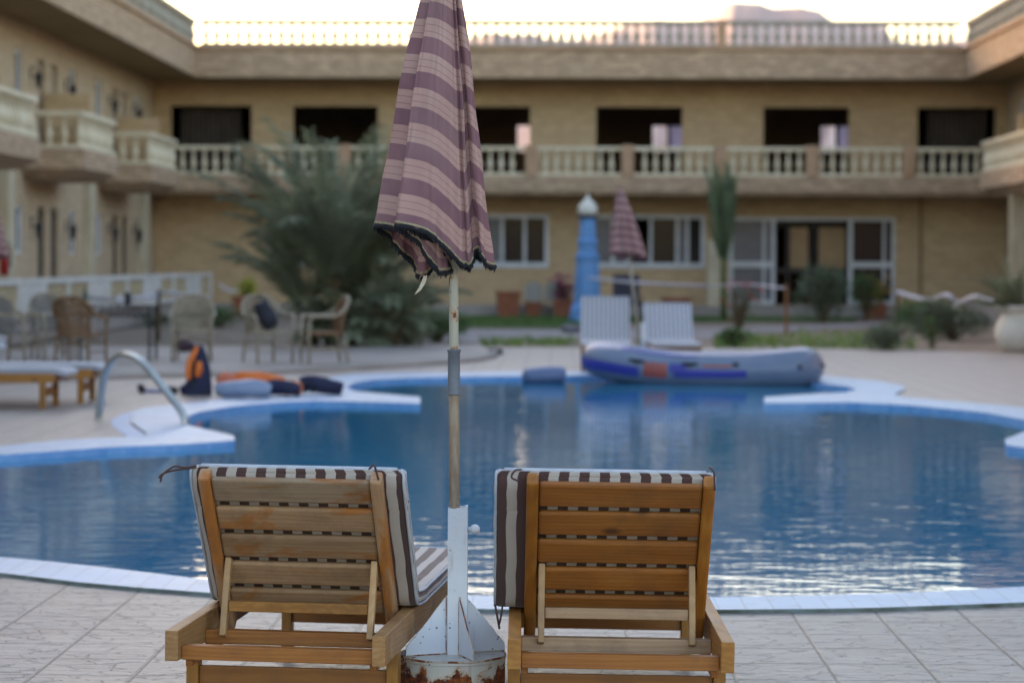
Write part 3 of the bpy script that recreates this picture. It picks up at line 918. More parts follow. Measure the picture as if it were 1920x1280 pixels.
# ---------------------------------------------------------------- lattice fence on the left terrace
M['lattice'] = plain('beige_lattice', 'bfae8c', 'a8977a', 0.8, 12, 'World')
M['fencewhite'] = plain('white_fence_paint', 'd8d5d0', 'c6c2bc', 0.6, 2, 'World')
fX = -9.5
fence = thing('terrace_fence', 'low white panelled fence with beige lattice along the left terrace', 'fence', (fX, 54, 0.451))
y = 41.0; k = 0
while y < 67.4:
    y2 = min(y + 2.2, 67.6)
    mb = MB(); mb.box(fX - 0.06, fX + 0.06, y - 0.08, y + 0.08, 0.452, 1.17); mb.build('post', M['fencewhite'], fence, world=True)
    mb = MB(); mb.box(fX - 0.04, fX + 0.04, y + 0.082, y2 - 0.082, 1.05, 1.16); mb.box(fX - 0.04, fX + 0.04, y + 0.082, y2 - 0.082, 0.46, 0.56)
    if k % 3 == 1: mb.box(fX - 0.03, fX + 0.03, y + 0.082, y2 - 0.082, 0.561, 1.049)
    fr_ = mb.build('rail', M['fencewhite'], fence, world=True)
    if k % 3 != 1:
        mb = MB(); u = y + 0.1
        while u < y2 - 0.2:
            for s_ in (1, -1):
                a = Vector((fX + 0.006 * s_, u if s_ > 0 else u + 0.24, 0.56)); b = Vector((fX + 0.006 * s_, u + 0.24 if s_ > 0 else u, 1.05))
                mb.bar(a, b, 0.012, 0.045, up=(0, 1, 0))
            u += 0.12
        mb.build('lattice', M['lattice'], fence, world=True)
    y = y2; k += 1
mb = MB(); mb.box(fX - 0.06, fX + 0.06, y - 0.08, y + 0.08, 0.452, 1.17); mb.build('post', M['fencewhite'], fence, world=True)

# ================================================================== UMBRELLAS
def catmull(p, n, closed=True):
    out = []
    N = len(p)
    for i in range(N):
        p0, p1, p2, p3 = p[i - 1], p[i], p[(i + 1) % N], p[(i + 2) % N]
        for k in range(n):
            t = k / n
            out.append(0.5 * ((2 * p1) + (-p0 + p2) * t + (2 * p0 - 5 * p1 + 4 * p2 - p3) * t * t + (-p0 + 3 * p1 - 3 * p2 + p3) * t ** 3))
    return out

def canopy_material(name, period=0.1135, phase=0.0, dull=0.0):
    t = NT(name)
    uv = t.n('TexCoord').outputs['UV']
    sep = t.n('SeparateXYZ'); t.l(uv, sep.inputs[0])
    obn = t.noise(t.coord('Object'), 3, 3)
    v = t.math('ADD', sep.outputs['Y'], phase)
    q = t.math('FRACT', t.math('DIVIDE', v, period))
    purple = t.ramp(q, [(0.0, 1.0), (0.455, 1.0), (0.465, 0.0), (0.995, 0.0)])
    q2 = t.math('FRACT', t.math('DIVIDE', v, period / 5.0))
    thin = t.ramp(q2, [(0.0, 1.0), (0.07, 1.0), (0.11, 0.0), (1.0, 0.0)])
    q3 = t.math('FRACT', t.math('DIVIDE', v, period / 31.0))
    pinkA, pinkB = lin('caa69e'), lin('ba918a')
    pk = t.mix(t.ramp(obn, [(0.35, 0.0), (0.65, 1.0)]), pinkA, pinkB)
    pk = t.mix(t.math('MULTIPLY', t.ramp(q3, [(0.3, 0.0), (0.7, 1.0)]), 0.10), pk, lin('e2cfc4'))
    pk = t.mix(t.math('MULTIPLY', thin, 0.55), pk, lin('4c3a48'))
    pur = t.mix(t.ramp(obn, [(0.35, 0.0), (0.65, 1.0)]), lin('946c74'), lin('84606a'))
    c = t.mix(purple, pk, pur)
    weave = t.n('TexNoise'); weave.inputs['Scale'].default_value = 420
    t.l(t.coord('Object'), weave.inputs['Vector'])
    fade = t.noise(t.coord('Object', (2, 2, 1)), 2.5, 4)
    c = t.mix(t.ramp(fade, [(0.45, 0.0), (0.8, 0.3)]), c, lin('c8b0aa'))
    m = t.out(c, 0.9, t.bump(weave.outputs['Fac'], 0.15, 0.001))
    # thin cloth lets some light through
    tr = t.n('BsdfTranslucent'); t.l(c, tr.inputs[0])
    mx = t.n('MixShader'); mx.inputs[0].default_value = 0.22
    t.l(t.p.outputs[0], mx.inputs[1]); t.l(tr.outputs[0], mx.inputs[2])
    t.l(mx.outputs[0], t.t.nodes['Material Output'].inputs[0])
    return m
M['canopy'] = canopy_material('striped_canopy_cloth', phase=0.012)
M['trimblack'] = plain('black_fringe', '15171d', '1e212a', 0.95, 60, bump=0.8, bdist=0.003)
M['trimyellow'] = plain('yellow_braid', 'a8a082', '8c8468', 0.85, 90, bump=0.5, bdist=0.001)
M['label'] = plain('care_label', 'd8cdb8', 'c4b69c', 0.8, 30, bump=0)

def rustpaint(name, base, amount, zfade=None, scale=6.0):
    t = NT(name)
    v = t.coord('Object')
    n1 = t.noise(v, scale, 7, 0.68, 0.5)
    if zfade is not None:
        sp = t.n('SeparateXYZ'); t.l(v, sp.inputs[0])
        z = t.math('MULTIPLY', t.math('SUBTRACT', zfade[0], sp.outputs['Z']), zfade[1], True)
        n1 = t.math('ADD', n1, z)
    f = t.ramp(n1, [(0.66 - amount, 0.0), (0.70 - amount, 1.0)])
    edge = t.ramp(n1, [(0.60 - amount, 0.0), (0.67 - amount, 0.6)])
    n2 = t.noise(v, scale * 4, 5)
    rust = t.ramp(n2, [(0.3, lin('2a120a')), (0.5, lin('6a3417')), (0.7, lin('9a5a26'))])
    b = t.mix(t.ramp(t.noise(v, 3, 4), [(0.3, 0.0), (0.8, 0.35)]), lin(base), tuple(x * 0.72 for x in lin(base)[:3]) + (1,))
    chips = t.n('TexVoronoi'); chips.inputs['Scale'].default_value = 38; t.l(v, chips.inputs['Vector'])
    ch = t.ramp(t.math('ADD', chips.outputs['Distance'], t.math('MULTIPLY', t.noise(v, 9, 3), 0.55)), [(0.36, 1.0), (0.40, 0.0)])
    drip = t.ramp(t.noise(t.coord('Object', (14, 14, 1.6)), 2.2, 5, 0.7), [(0.56, 0.0), (0.72, 0.55)])
    b = t.mix(drip, b, lin('a58a70'))
    b = t.mix(t.math('MULTIPLY', ch, 0.8), b, lin('3c2a22'))
    c = t.mix(edge, b, lin('b08a60'))
    c = t.mix(f, c, rust)
    r = t.ramp(f, [(0, 0.42), (1, 0.9)])
    return t.out(c, r, t.bump(t.math('SUBTRACT', t.noise(v, 40, 4), t.math('MULTIPLY', f, 0.8)), 0.35, 0.004))
M['standwhite'] = rustpaint('chipped_white_paint', 'd4dae4', 0.0)
M['drum'] = rustpaint('rusted_white_drum', 'c4c4be', 0.06, (0.212, 3.4), 11.0)
M['gusset_edge'] = rustpaint('rusty_edge', 'b8a898', 0.16, None, 14)
M['poleup'] = rustpaint('flaking_white_pole', 'a9a79a', 0.06, None, 22)
t = NT('weathered_metal_pole')
v = t.coord('Object', (1, 1, 0.25))
n1 = t.noise(v, 14, 6, 0.65)
c = t.ramp(n1, [(0.3, lin('4a3a2c')), (0.5, lin('857462')), (0.72, lin('aca08e'))])
M['polelow'] = t.out(c, 0.55, t.bump(n1, 0.3, 0.002))
M['coupler'] = plain('grey_plastic', '6c727c', '5c626c', 0.5, 10, bump=0.15)

UB = at(849, 1225, 0.22)
umb = thing('beach_umbrella', 'large closed pink and mauve striped umbrella between the two nearest wooden loungers', 'umbrella', (UB.x, UB.y, 0), 0, 'closed striped umbrellas')
su = 574.0
sec = [(-.255, .00, 0), (-.235, -.035, 0.002), (-.176, -.065, -.010), (-.14, -.08, -.030), (-.105, -.09, -.060), (-.075, -.09, -.105), (-.047, -.08, -.145), (-.02, -.055, -.150), (-.005, -.03, -.137),
       (-.03, -.055, -.085), (-.09, -.095, -.035), (-.140, -.108, -.008), (-.174, -.130, 0.0), (-.168, -.142, -.002), (-.10, -.150, -.016), (-.05, -.145, -.042), (-.01, -.128, -.078), (.018, -.105, -.112), (.036, -.08, -.130),
       (.044, -.055, -.125), (.052, -.062, -.130), (.064, -.066, -.128), (.072, -.035, -.095), (.080, -.03, -.078), (.088, -.058, -.088), (.105, -.06, -.112), (.122, -.025, -.132),
       (.120, .01, -.12), (.085, .035, -.10), (.075, .01, -.09), (.06, .055, -.10), (.045, .09, -.09), (.02, .06, -.10), (-.01, .05, -.12), (-.03, .095, -.11), (-.055, .10, -.12), (-.075, .055, -.15), (-.101, .045, -.163),
       (-.125, .08, -.14), (-.15, .085, -.11), (-.17, .045, -.085), (-.20, .065, -.05), (-.235, .045, -.015)]
def build_canopy(parent, sec, ztop, zhem, pole_at, rows=70, sub=6, wexp=0.72, mat=None, trims=True, seed=3, wmin=0.045):
    S = catmull([Vector(p) for p in sec], sub)
    n = len(S)
    rr_ = random.Random(seed)
    mb = MB()
    L = ztop - zhem
    # run-length u for uv
    streak = [noise.noise(Vector((i * 0.23, 0.5, seed + 9))) * 0.013 + noise.noise(Vector((i * 0.6, 0.5, seed + 19))) * 0.006 for i in range(n)]
    grid = []
    for r_ in range(rows + 1):
        t_ = r_ / rows
        w_ = wmin + (1 - wmin) * (t_ ** wexp)
        a = pole_at(ztop - L * t_)
        row = []
        for i, p in enumerate(S):
            ns = noise.noise(Vector((i * 0.11, t_ * 5.0, seed))) * 0.010 * (t_ ** 0.5) + noise.noise(Vector((i * 0.5, t_ * 9.0, seed + 5))) * 0.0025
            rad = Vector((p.x, p.y, 0)); l = rad.length or 1
            sharp = 1 + 0.15 * (1 - t_) * math.sin(i * 2 * PI * 9 / n)
            q = rad * (w_ * sharp) + rad / l * (ns + streak[i] * w_)
            z = ztop - L * t_ + p.z * t_ + noise.noise(Vector((i * 0.07, 3.1, seed))) * 0.004 * t_
            row.append(Vector((a.x + q.x, a.y + q.y, z)))
        grid.append(row)
    for row in grid: mb.v += row
    for r_ in range(rows):
        v0 = (1 - r_ / rows) * L; v1 = (1 - (r_ + 1) / rows) * L
        for i in range(n):
            i2 = (i + 1) % n
            mb.face((r_ * n + i, (r_ + 1) * n + i, (r_ + 1) * n + i2, r_ * n + i2),
                    ((i / n, v0), (i / n, v1), ((i + 1) / n, v1), ((i + 1) / n, v0)))
    o = mb.build('canopy', mat or M['canopy'], parent, smooth=True)
    so = o.modifiers.new('thick', 'SOLIDIFY'); so.thickness = 0.0016; so.offset = 0
    if trims:
        hem = grid[-1]; h2 = grid[-2]
        ctr = sum(hem, Vector()) / n
        tb = MB()
        bl, yl = [], []
        for i in range(n):
            p, p2 = hem[i], h2[i]
            up = (p2 - p).normalized()
            tan = (hem[(i + 1) % n] - hem[i - 1]).normalized()
            nrm = tan.cross(up).normalized()
            bl.append(p - up * (0.001 + rr_.uniform(-.0015, .002)) + Vector((rr_.uniform(-1, 1), rr_.uniform(-1, 1), 0)) * 0.0008)
            yl.append((p, up, nrm, tan))
        tb.tube(bl, [0.0072 + rr_.uniform(-.0025, .0022) for _ in bl], 6, closed=True)
        for i in range(n):
            for _ in range(3):
                b = bl[i] + yl[i][3] * rr_.uniform(-.006, .006)
                l_ = rr_.uniform(.006, .016)
                tb.tube([b, b + Vector((rr_.uniform(-.004, .004), rr_.uniform(-.004, .004), -l_))], 0.0011, 4, cap=False)
        tb.build('fringe', M['trimblack'], o, smooth=True)
        yb = MB()
        for sgn in (1,):
            b0 = len(yb.v)
            for p, up, nr_, tan in yl:
                for q in (nr_ * 0.0026, nr_ * -0.0026):
                    yb.v += [p + up * 0.0085 + q * 1.2, p + up * 0.0145 + q * 1.2]
            for i in range(n):
                a = b0 + i * 4; c = b0 + ((i + 1) % n) * 4
                for q in ((0, 1), (3, 2), (1, 3), (2, 0)): yb.face((a + q[0], c + q[0], c + q[1], a + q[1]))
        yb.build('braid', M['trimyellow'], o, smooth=False)
    return o
def pole_at(z):
    # pole leans slightly to the left above the coupler
    x = 0.0035 - 0.006 * max(0, (z - .7)) / 1.0 if z < 1.48 else -0.0012 - 0.019 * (z - 1.48)
    return Vector((x, 0.0, z))
build_canopy(umb, sec, 2.52, 1.613, pole_at)
mb = MB(); mb.tube([pole_at(z) for z in (0.3, 0.7, 1.0, 1.07)], 0.0172, 20); mb.build('lower_pole', M['polelow'], umb, smooth=True, angle=60)
mb = MB(); mb.tube([pole_at(z) for z in (1.05, 1.2, 1.48, 1.6, 2.0, 2.56)], 0.0152, 20); mb.build('upper_pole', M['poleup'], umb, smooth=True, angle=60)
mb = MB()
a = pole_at(1.14)
mb.lathe([(0.0185, -.075), (.0225, -.073), (.0225, -.066), (.0198, -.062), (.0198, .062), (.0225, .066), (.0225, .073), (.0185, .075)], a, 24)
mb.sphere(a + Vector((.006, -.0205, .03)), .0022, 8, 6)
mb.build('coupler', M['coupler'], umb, smooth=True, angle=35)
# square post with ragged top, gussets, knob, drum
POSTX = 0.0155
mb = MB()
n = 40; hw = 0.0315; th = 0.003
per = []
for k in range(n):
    u = k / n * 4; sd = int(u); f = u - sd
    pts = [(-hw, -hw), (hw, -hw), (hw, hw), (-hw, hw)]
    a, b = pts[sd], pts[(sd + 1) % 4]
    per.append((a[0] + (b[0] - a[0]) * f, a[1] + (b[1] - a[1]) * f))
for k, (x, y) in enumerate(per):
    zt = 0.700 + 0.0015 * math.sin(k * 1.3) + 0.10 * x + rnd.uniform(-.0012, .0012)
    mb.v += [Vector((x, y, 0.2)), Vector((x, y, zt))]
    mb.v += [Vector((x * 0.9, y * 0.9, zt - 0.001)), Vector((x * 0.9, y * 0.9, 0.5))]
for k in range(n):
    a, c = k * 4, ((k + 1) % n) * 4
    for q in ((0, 1), (1, 2), (2, 3)): mb.face((a + q[0], c + q[0], c + q[1], a + q[1]))
post = mb.build('post', M['standwhite'], umb); post.location = (POSTX, 0, 0)
mb = MB(); mb.tube([(hw, -0.004, 0.628), (hw + 0.016, -0.004, 0.628)], 0.008, 10); mb.sphere((hw + 0.024, -0.004, 0.628), 0.0165, 16, 10)
k_ = mb.build('knob', M['standwhite'], post, smooth=True)
for k in range(4):
    a = R(22) + k * PI / 2 - PI / 2
    d = Vector((math.cos(a), math.sin(a), 0)); nn = Vector((-d.y, d.x, 0)) * 0.0025
    mb = MB(); N_ = 14
    # irregular slanted edge
    prof = []
    for j in range(N_ + 1):
        f = j / N_
        prof.append((0.028 + f * 0.142, 0.415 - f * 0.165 + (rnd.uniform(-.003, .003) if 0 < j < N_ else 0)))
    pts = [(0.02, 0.222)] + [(0.02, 0.415)] + prof + [(0.172, 0.222)]
    b0 = len(mb.v)
    for sgn in (1, -1):
        for r_, z in pts: mb.v.append(d * r_ + nn * sgn + Vector((POSTX * 0.6, 0, z)))
    m_ = len(pts)
    mb.face([b0 + j for j in range(m_)]); mb.face([b0 + m_ + j for j in range(m_)][::-1])
    for j in range(m_): mb.face((b0 + j, b0 + (j + 1) % m_, b0 + m_ + (j + 1) % m_, b0 + m_ + j), None, 1)
    go = mb.build('gusset', [M['standwhite'], M['gusset_edge']], umb)
    wb = MB(); wb.tube([d * 0.034 + Vector((POSTX * .6, 0, z)) + Vector((rnd.uniform(-.001, .001), 0, 0)) for z in (.225, .27, .32, .37, .41)], 0.0035, 6); wb.tube([d * q + Vector((POSTX * .6, 0, .2225)) for q in (.03, .08, .12, .168)], 0.004, 6)
    wb.build('weld', M['gusset_edge'], go)
mb = MB()
mb.lathe([(0.165, 0.0), (0.171, 0.004), (0.172, 0.206), (0.1745, 0.208), (0.1745, 0.2165), (0.168, 0.2205), (0.03, 0.2215), (0.001, 0.2215)], n=64)
for v_ in mb.v:
    v_.x += noise.noise(v_ * 9) * 0.002; v_.y += noise.noise(v_ * 9 + Vector((5, 0, 0))) * 0.002
mb.build('base_drum', M['drum'], umb, smooth=True, angle=30)
mb = MB(); mb.tube([(0.1715 * math.cos(a), 0.1715 * math.sin(a), 0.2185 + 0.001 * math.sin(a * 7)) for a in [k * PI / 24 for k in range(48)]], 0.0042, 6, closed=True); mb.build('drum_rim', M['gusset_edge'], umb)
# dangling care label
mb = MB()
lp = [(-.092, .0, 1.452), (-.098, -.01, 1.432), (-.104, -.02, 1.418), (-.117, -.015, 1.398)]
b0 = len(mb.v)
for k, p in enumerate(lp):
    w_ = [0.006, 0.008, 0.009, 0.011][k]
    mb.v += [Vector(p) + Vector((-w_, 0.003, -w_ * .25 * k)), Vector(p) + Vector((w_, -0.003, w_ * .25 * k))]
for k in range(3): mb.face((b0 + k * 2, b0 + k * 2 + 1, b0 + k * 2 + 3, b0 + k * 2 + 2))
o = mb.build('care_label', M['label'], umb); so = o.modifiers.new('thick', 'SOLIDIFY'); so.thickness = 0.001
mb = MB()
for k in range(22):
    x = rnd.uniform(-.12, .05); b = Vector((x, rnd.uniform(-.06, .04), 1.47 + rnd.uniform(-.015, .01)))
    p = [b]
    for j in range(5): p.append(p[-1] + Vector((rnd.uniform(-.006, .006), rnd.uniform(-.004, .004), rnd.uniform(-.012, .001))))
    mb.tube(p, 0.0006, 4, cap=False)
mb.build('loose_thread', plain('pale_thread', 'c0a090', rough=0.9), umb)

# two more closed umbrellas in the distance
simple = []
for k in range(32):
    a = 2 * PI * k / 32
    r_ = 0.19 * (1 + 0.32 * math.cos(a * 8 + 0.6))
    simple.append((r_ * math.cos(a) * 1.15, r_ * math.sin(a), -0.05 + 0.05 * math.cos(a + 2.2)))
def far_umbrella(loc, lean, label, wid=1.0, hem=1.62):
    o = thing('beach_umbrella', label, 'umbrella', loc, 0, 'closed striped umbrellas')
    pa = lambda z: Vector((-lean * z, 0, z))
    build_canopy(o, [(x * wid, y * wid, z) for x, y, z in simple], 2.55, hem, pa, rows=20, sub=3, trims=False, seed=9, wexp=0.8)
    mb = MB(); mb.tube([pa(0.25), pa(1.3), pa(2.5)], 0.02, 10); mb.build('pole', M['poleup'], o, smooth=True)
    mb = MB(); mb.lathe([(0.17, 0), (0.17, 0.2), (0.03, 0.22)], n=20); mb.box(-0.035, 0.035, -0.035, 0.035, 0.22, 0.65); mb.build('stand', M['standwhite'], o)
    mb = MB(); mb.tube([pa(1.55) + Vector((.08, -.1, 0)), pa(1.6) + Vector((.16, -.05, 0)), pa(1.63) + Vector((.2, .02, 0))], 0.02, 6); mb.build('fringe', M['trimblack'], o)
    return o
p = at(1204, 690); far_umbrella((p.x, 34.3, 0), 0.13, 'smaller closed pink umbrella leaning left between the two white loungers', 0.95)
p = at(-6, 700); far_umbrella((atY(-9, 500, 39).x, 39, 0.06), 0.02, 'closed pink umbrella cut off by the left edge of the photo', 0.9, 1.55)

# ================================================================== LOUNGERS
M['w_or_x'] = wood('orange_pine_across', 'x', '824a1a', '985f24', 'ac7436', 0.0)
M['w_or_y'] = wood('orange_pine_along', 'y', '8a5a24', 'a06c2c', 'b5833e', 0.0, off=(2, 5, 1))
M['w_or_z'] = wood('orange_pine_upright', 'z', '8a5216', '9e6420', 'b07a34', 0.0, off=(5, 1, 3))
M['w_pale_x'] = wood('faded_pine_across', 'x', 'a07c5c', 'b09070', 'bc9e80', 0.0, knots=False, off=(4, 2, 2))
M['w_pale_z'] = wood('faded_pine_upright', 'z', 'a27c50', 'b08c60', 'be9c72', 0.0, knots=False, off=(1, 2, 7))
M['w_gr_x'] = wood('weathered_pine_across', 'x', '8a6c50', '9c7c5c', 'ac8c6a', 0.22, lin('9a5c1c')[:3], knots=True, off=(7, 3, 1), rough=0.6)
M['w_gr_x2'] = wood('worn_top_slat', 'x', '947a60', 'a28a70', 'b09a80', 0.6, lin('9c5f1e')[:3], knots=False, off=(1.7, 3, 6.3), rough=0.55)
M['w_gr_z'] = wood('weathered_pine_upright', 'z', '947050', 'a48262', 'b0906e', 0.65, lin('a0601c')[:3], knots=False, off=(2, 8, 1), rough=0.55)
M['w_gr_y'] = wood('weathered_pine_rail', 'y', '8c6236', '9c7448', 'ae885e', 0.3, lin('b09870')[:3], off=(0, 5, 8), rough=0.55)
M['w_dk_x'] = wood('dark_pine_board', 'x', '7a4a1c', '8c5a24', '9a682e', 0.0, off=(3, 9, 0))  # darker brown pine for the aprons
M['w_leg'] = wood('pine_leg', 'z', '85561c', '986828', 'a67834', 0.0, off=(8, 2, 4))

def stripe_mat(name, ca, cb, period=0.064, width=0.5, phase=0.0, cpale=None):
    t = NT(name)
    uv = t.n('TexCoord').outputs['UV']
    sep = t.n('SeparateXYZ'); t.l(uv, sep.inputs[0])
    q = t.math('FRACT', t.math('DIVIDE', t.math('ADD', sep.outputs['X'], phase), period))
    f = t.ramp(q, [(0.0, 1.0), (width - 0.015, 1.0), (width + 0.015, 0.0), (0.985, 0.0)])
    n = t.noise(t.coord('Object'), 4, 4)
    w_ = t.noise(t.coord('Object'), 300, 2)
    a = t.mix(t.ramp(n, [(0.3, 0.0), (0.7, 0.4)]), lin(ca), tuple(x * 1.5 for x in lin(ca)[:3]) + (1,))
    b = t.mix(t.ramp(n, [(0.3, 0.0), (0.7, 0.35)]), lin(cb), tuple(x * 0.8 for x in lin(cb)[:3]) + (1,))
    wr = t.noise(t.coord('Object', (3, 1, 1)), 7, 3)
    return t.out(t.mix(f, b, a), 0.85, t.bump(t.math('ADD', wr, t.math('MULTIPLY', w_, 0.06)), 0.35, 0.008), Sheen_Weight=0.2)
M['mat_brown'] = stripe_mat('brown_striped_cloth', '46302e', 'b4aba4', phase=0.010)
M['mat_brown2'] = stripe_mat('brown_striped_cloth_right', '46302e', 'b4aba4', phase=0.026)
M['mat_grey'] = stripe_mat('grey_striped_cloth', '767a8a', 'c6c8ce', 0.064, 0.42)
M['piping'] = plain('pale_piping', 'bcc2cc', 'a8aeba', 0.7, 20, bump=0.1)

def mattress(parent, path, width, xoff, mat, thick=0.051, piping=True):
    """path: list of (y, z) centreline; swept rounded rectangle"""
    pts = [Vector((0, a, b)) for a, b in path]
    # resample
    P = catmull_open(pts, 6)
    hw = width / 2; ht = thick / 2; rc = min(0.022, ht * 0.85)
    prof = []
    for cx, cz, a0 in ((hw - rc, ht - rc, 0), (-hw + rc, ht - rc, 90), (-hw + rc, -ht + rc, 180), (hw - rc, -ht + rc, 270)):
        for k in range(5):
            a = R(a0 + k * 22.5); prof.append((cx + rc * math.cos(a), cz + rc * math.sin(a)))
    # add points along the long faces for puffiness
    full = []
    for i, p in enumerate(prof):
        full.append(p)
        q = prof[(i + 1) % len(prof)]
        if abs(q[0] - p[0]) > 0.2:
            for k in range(1, 16):
                f = k / 16; x = p[0] + (q[0] - p[0]) * f
                full.append((x, p[1] + (0.004 if p[1] > 0 else -0.004) * (math.sin(PI * f) + 0.25 * math.sin(x / 0.064 * 2 * PI))))
    prof = full
    us = [0]
    for i in range(len(prof)):
        a, b = prof[i], prof[(i + 1) % len(prof)]
        us.append(us[-1] + math.hypot(a[0] - b[0], a[1] - b[1]))
    # u = x along broad faces so both faces stripe alike
    mb = MB(); n = len(prof); N = len(P); vlen = 0
    rings = []
    for k, p in enumerate(P):
        d = (P[min(k + 1, N - 1)] - P[max(k - 1, 0)]).normalized()
        up = Vector((0, -d.z, d.y))
        e = 1.0
        kk = min(k, N - 1 - k)
        e = (0.62, 0.86, 0.97)[kk] if kk < 3 else 1.0
        ew = (0.935, 0.955, 0.97, 0.98, 0.988, 0.994)[kk] if kk < 6 else 1.0
        wob = noise.noise(Vector((k * 0.25, 2, 7))) * 0.004
        for x, z in prof:
            mb.v.append(p + Vector((xoff + x * ew + wob, 0, 0)) + up * (z * e + noise.noise(Vector((x * 4, k * 0.35, 1))) * 0.003))
        rings.append(p)
    vv = [0]
    for k in range(1, N): vv.append(vv[-1] + (P[k] - P[k - 1]).length)
    for k in range(N - 1):
        for j in range(n):
            j2 = (j + 1) % n
            mb.face((k * n + j, (k + 1) * n + j, (k + 1) * n + j2, k * n + j2), ((us[j], vv[k]), (us[j], vv[k + 1]), (us[j + 1], vv[k + 1]), (us[j + 1], vv[k])))
    # caps as strips using x for u
    for k, sgn in ((0, 1), (N - 1, -1)):
        c = len(mb.v)
        idx = [k * n + j for j in range(n)]
        mb.face(idx if sgn > 0 else idx[::-1], [(0.030, vv[k]) for j in range(n)])
    o = mb.build('mattress', mat, parent, smooth=True, angle=70)
    if piping:
        pb = MB()
        for sz in (1, -1):
            for sx in (1, -1):
                line = []
                for k, p in enumerate(P):
                    if k == 0: continue
                    d = (P[min(k + 1, N - 1)] - P[max(k - 1, 0)]).normalized(); up = Vector((0, -d.z, d.y))
                    line.append(p + Vector((xoff + sx * (hw * ((0.935, 0.955, 0.97, 0.98, 0.988, 0.994)[min(k, N - 1 - k)] if min(k, N - 1 - k) < 6 else 1.0) - 0.004), 0, 0)) + up * sz * (ht - 0.004) * (1 if k > 2 else 0.9))
                pb.tube(line, 0.0045, 6)
            for k in (0, N - 1):
                p = P[k]; d = (P[min(k + 1, N - 1)] - P[max(k - 1, 0)]).normalized(); up = Vector((0, -d.z, d.y))
                pb.tube([p + Vector((xoff + x, 0, 0)) + up * (sz * ht * 0.7 + 0.002 * math.sin(x * 9)) for x in [(-hw + 0.03) + (2 * hw - 0.06) * j / 10 for j in range(11)]], 0.0055, 6)
        pb.build('piping', M['piping'], o, smooth=True)
    return o
def catmull_open(p, n):
    q = [p[0] * 2 - p[1]] + p + [p[-1] * 2 - p[-2]]
    out = []
    for i in range(1, len(q) - 2):
        p0, p1, p2, p3 = q[i - 1], q[i], q[i + 1], q[i + 2]
        for k in range(n):
            t = k / n
            out.append(0.5 * ((2 * p1) + (-p0 + p2) * t + (2 * p0 - 5 * p1 + 4 * p2 - p3) * t * t + (-p0 + 3 * p1 - 3 * p2 + p3) * t ** 3))
    out.append(p[-1]); return out

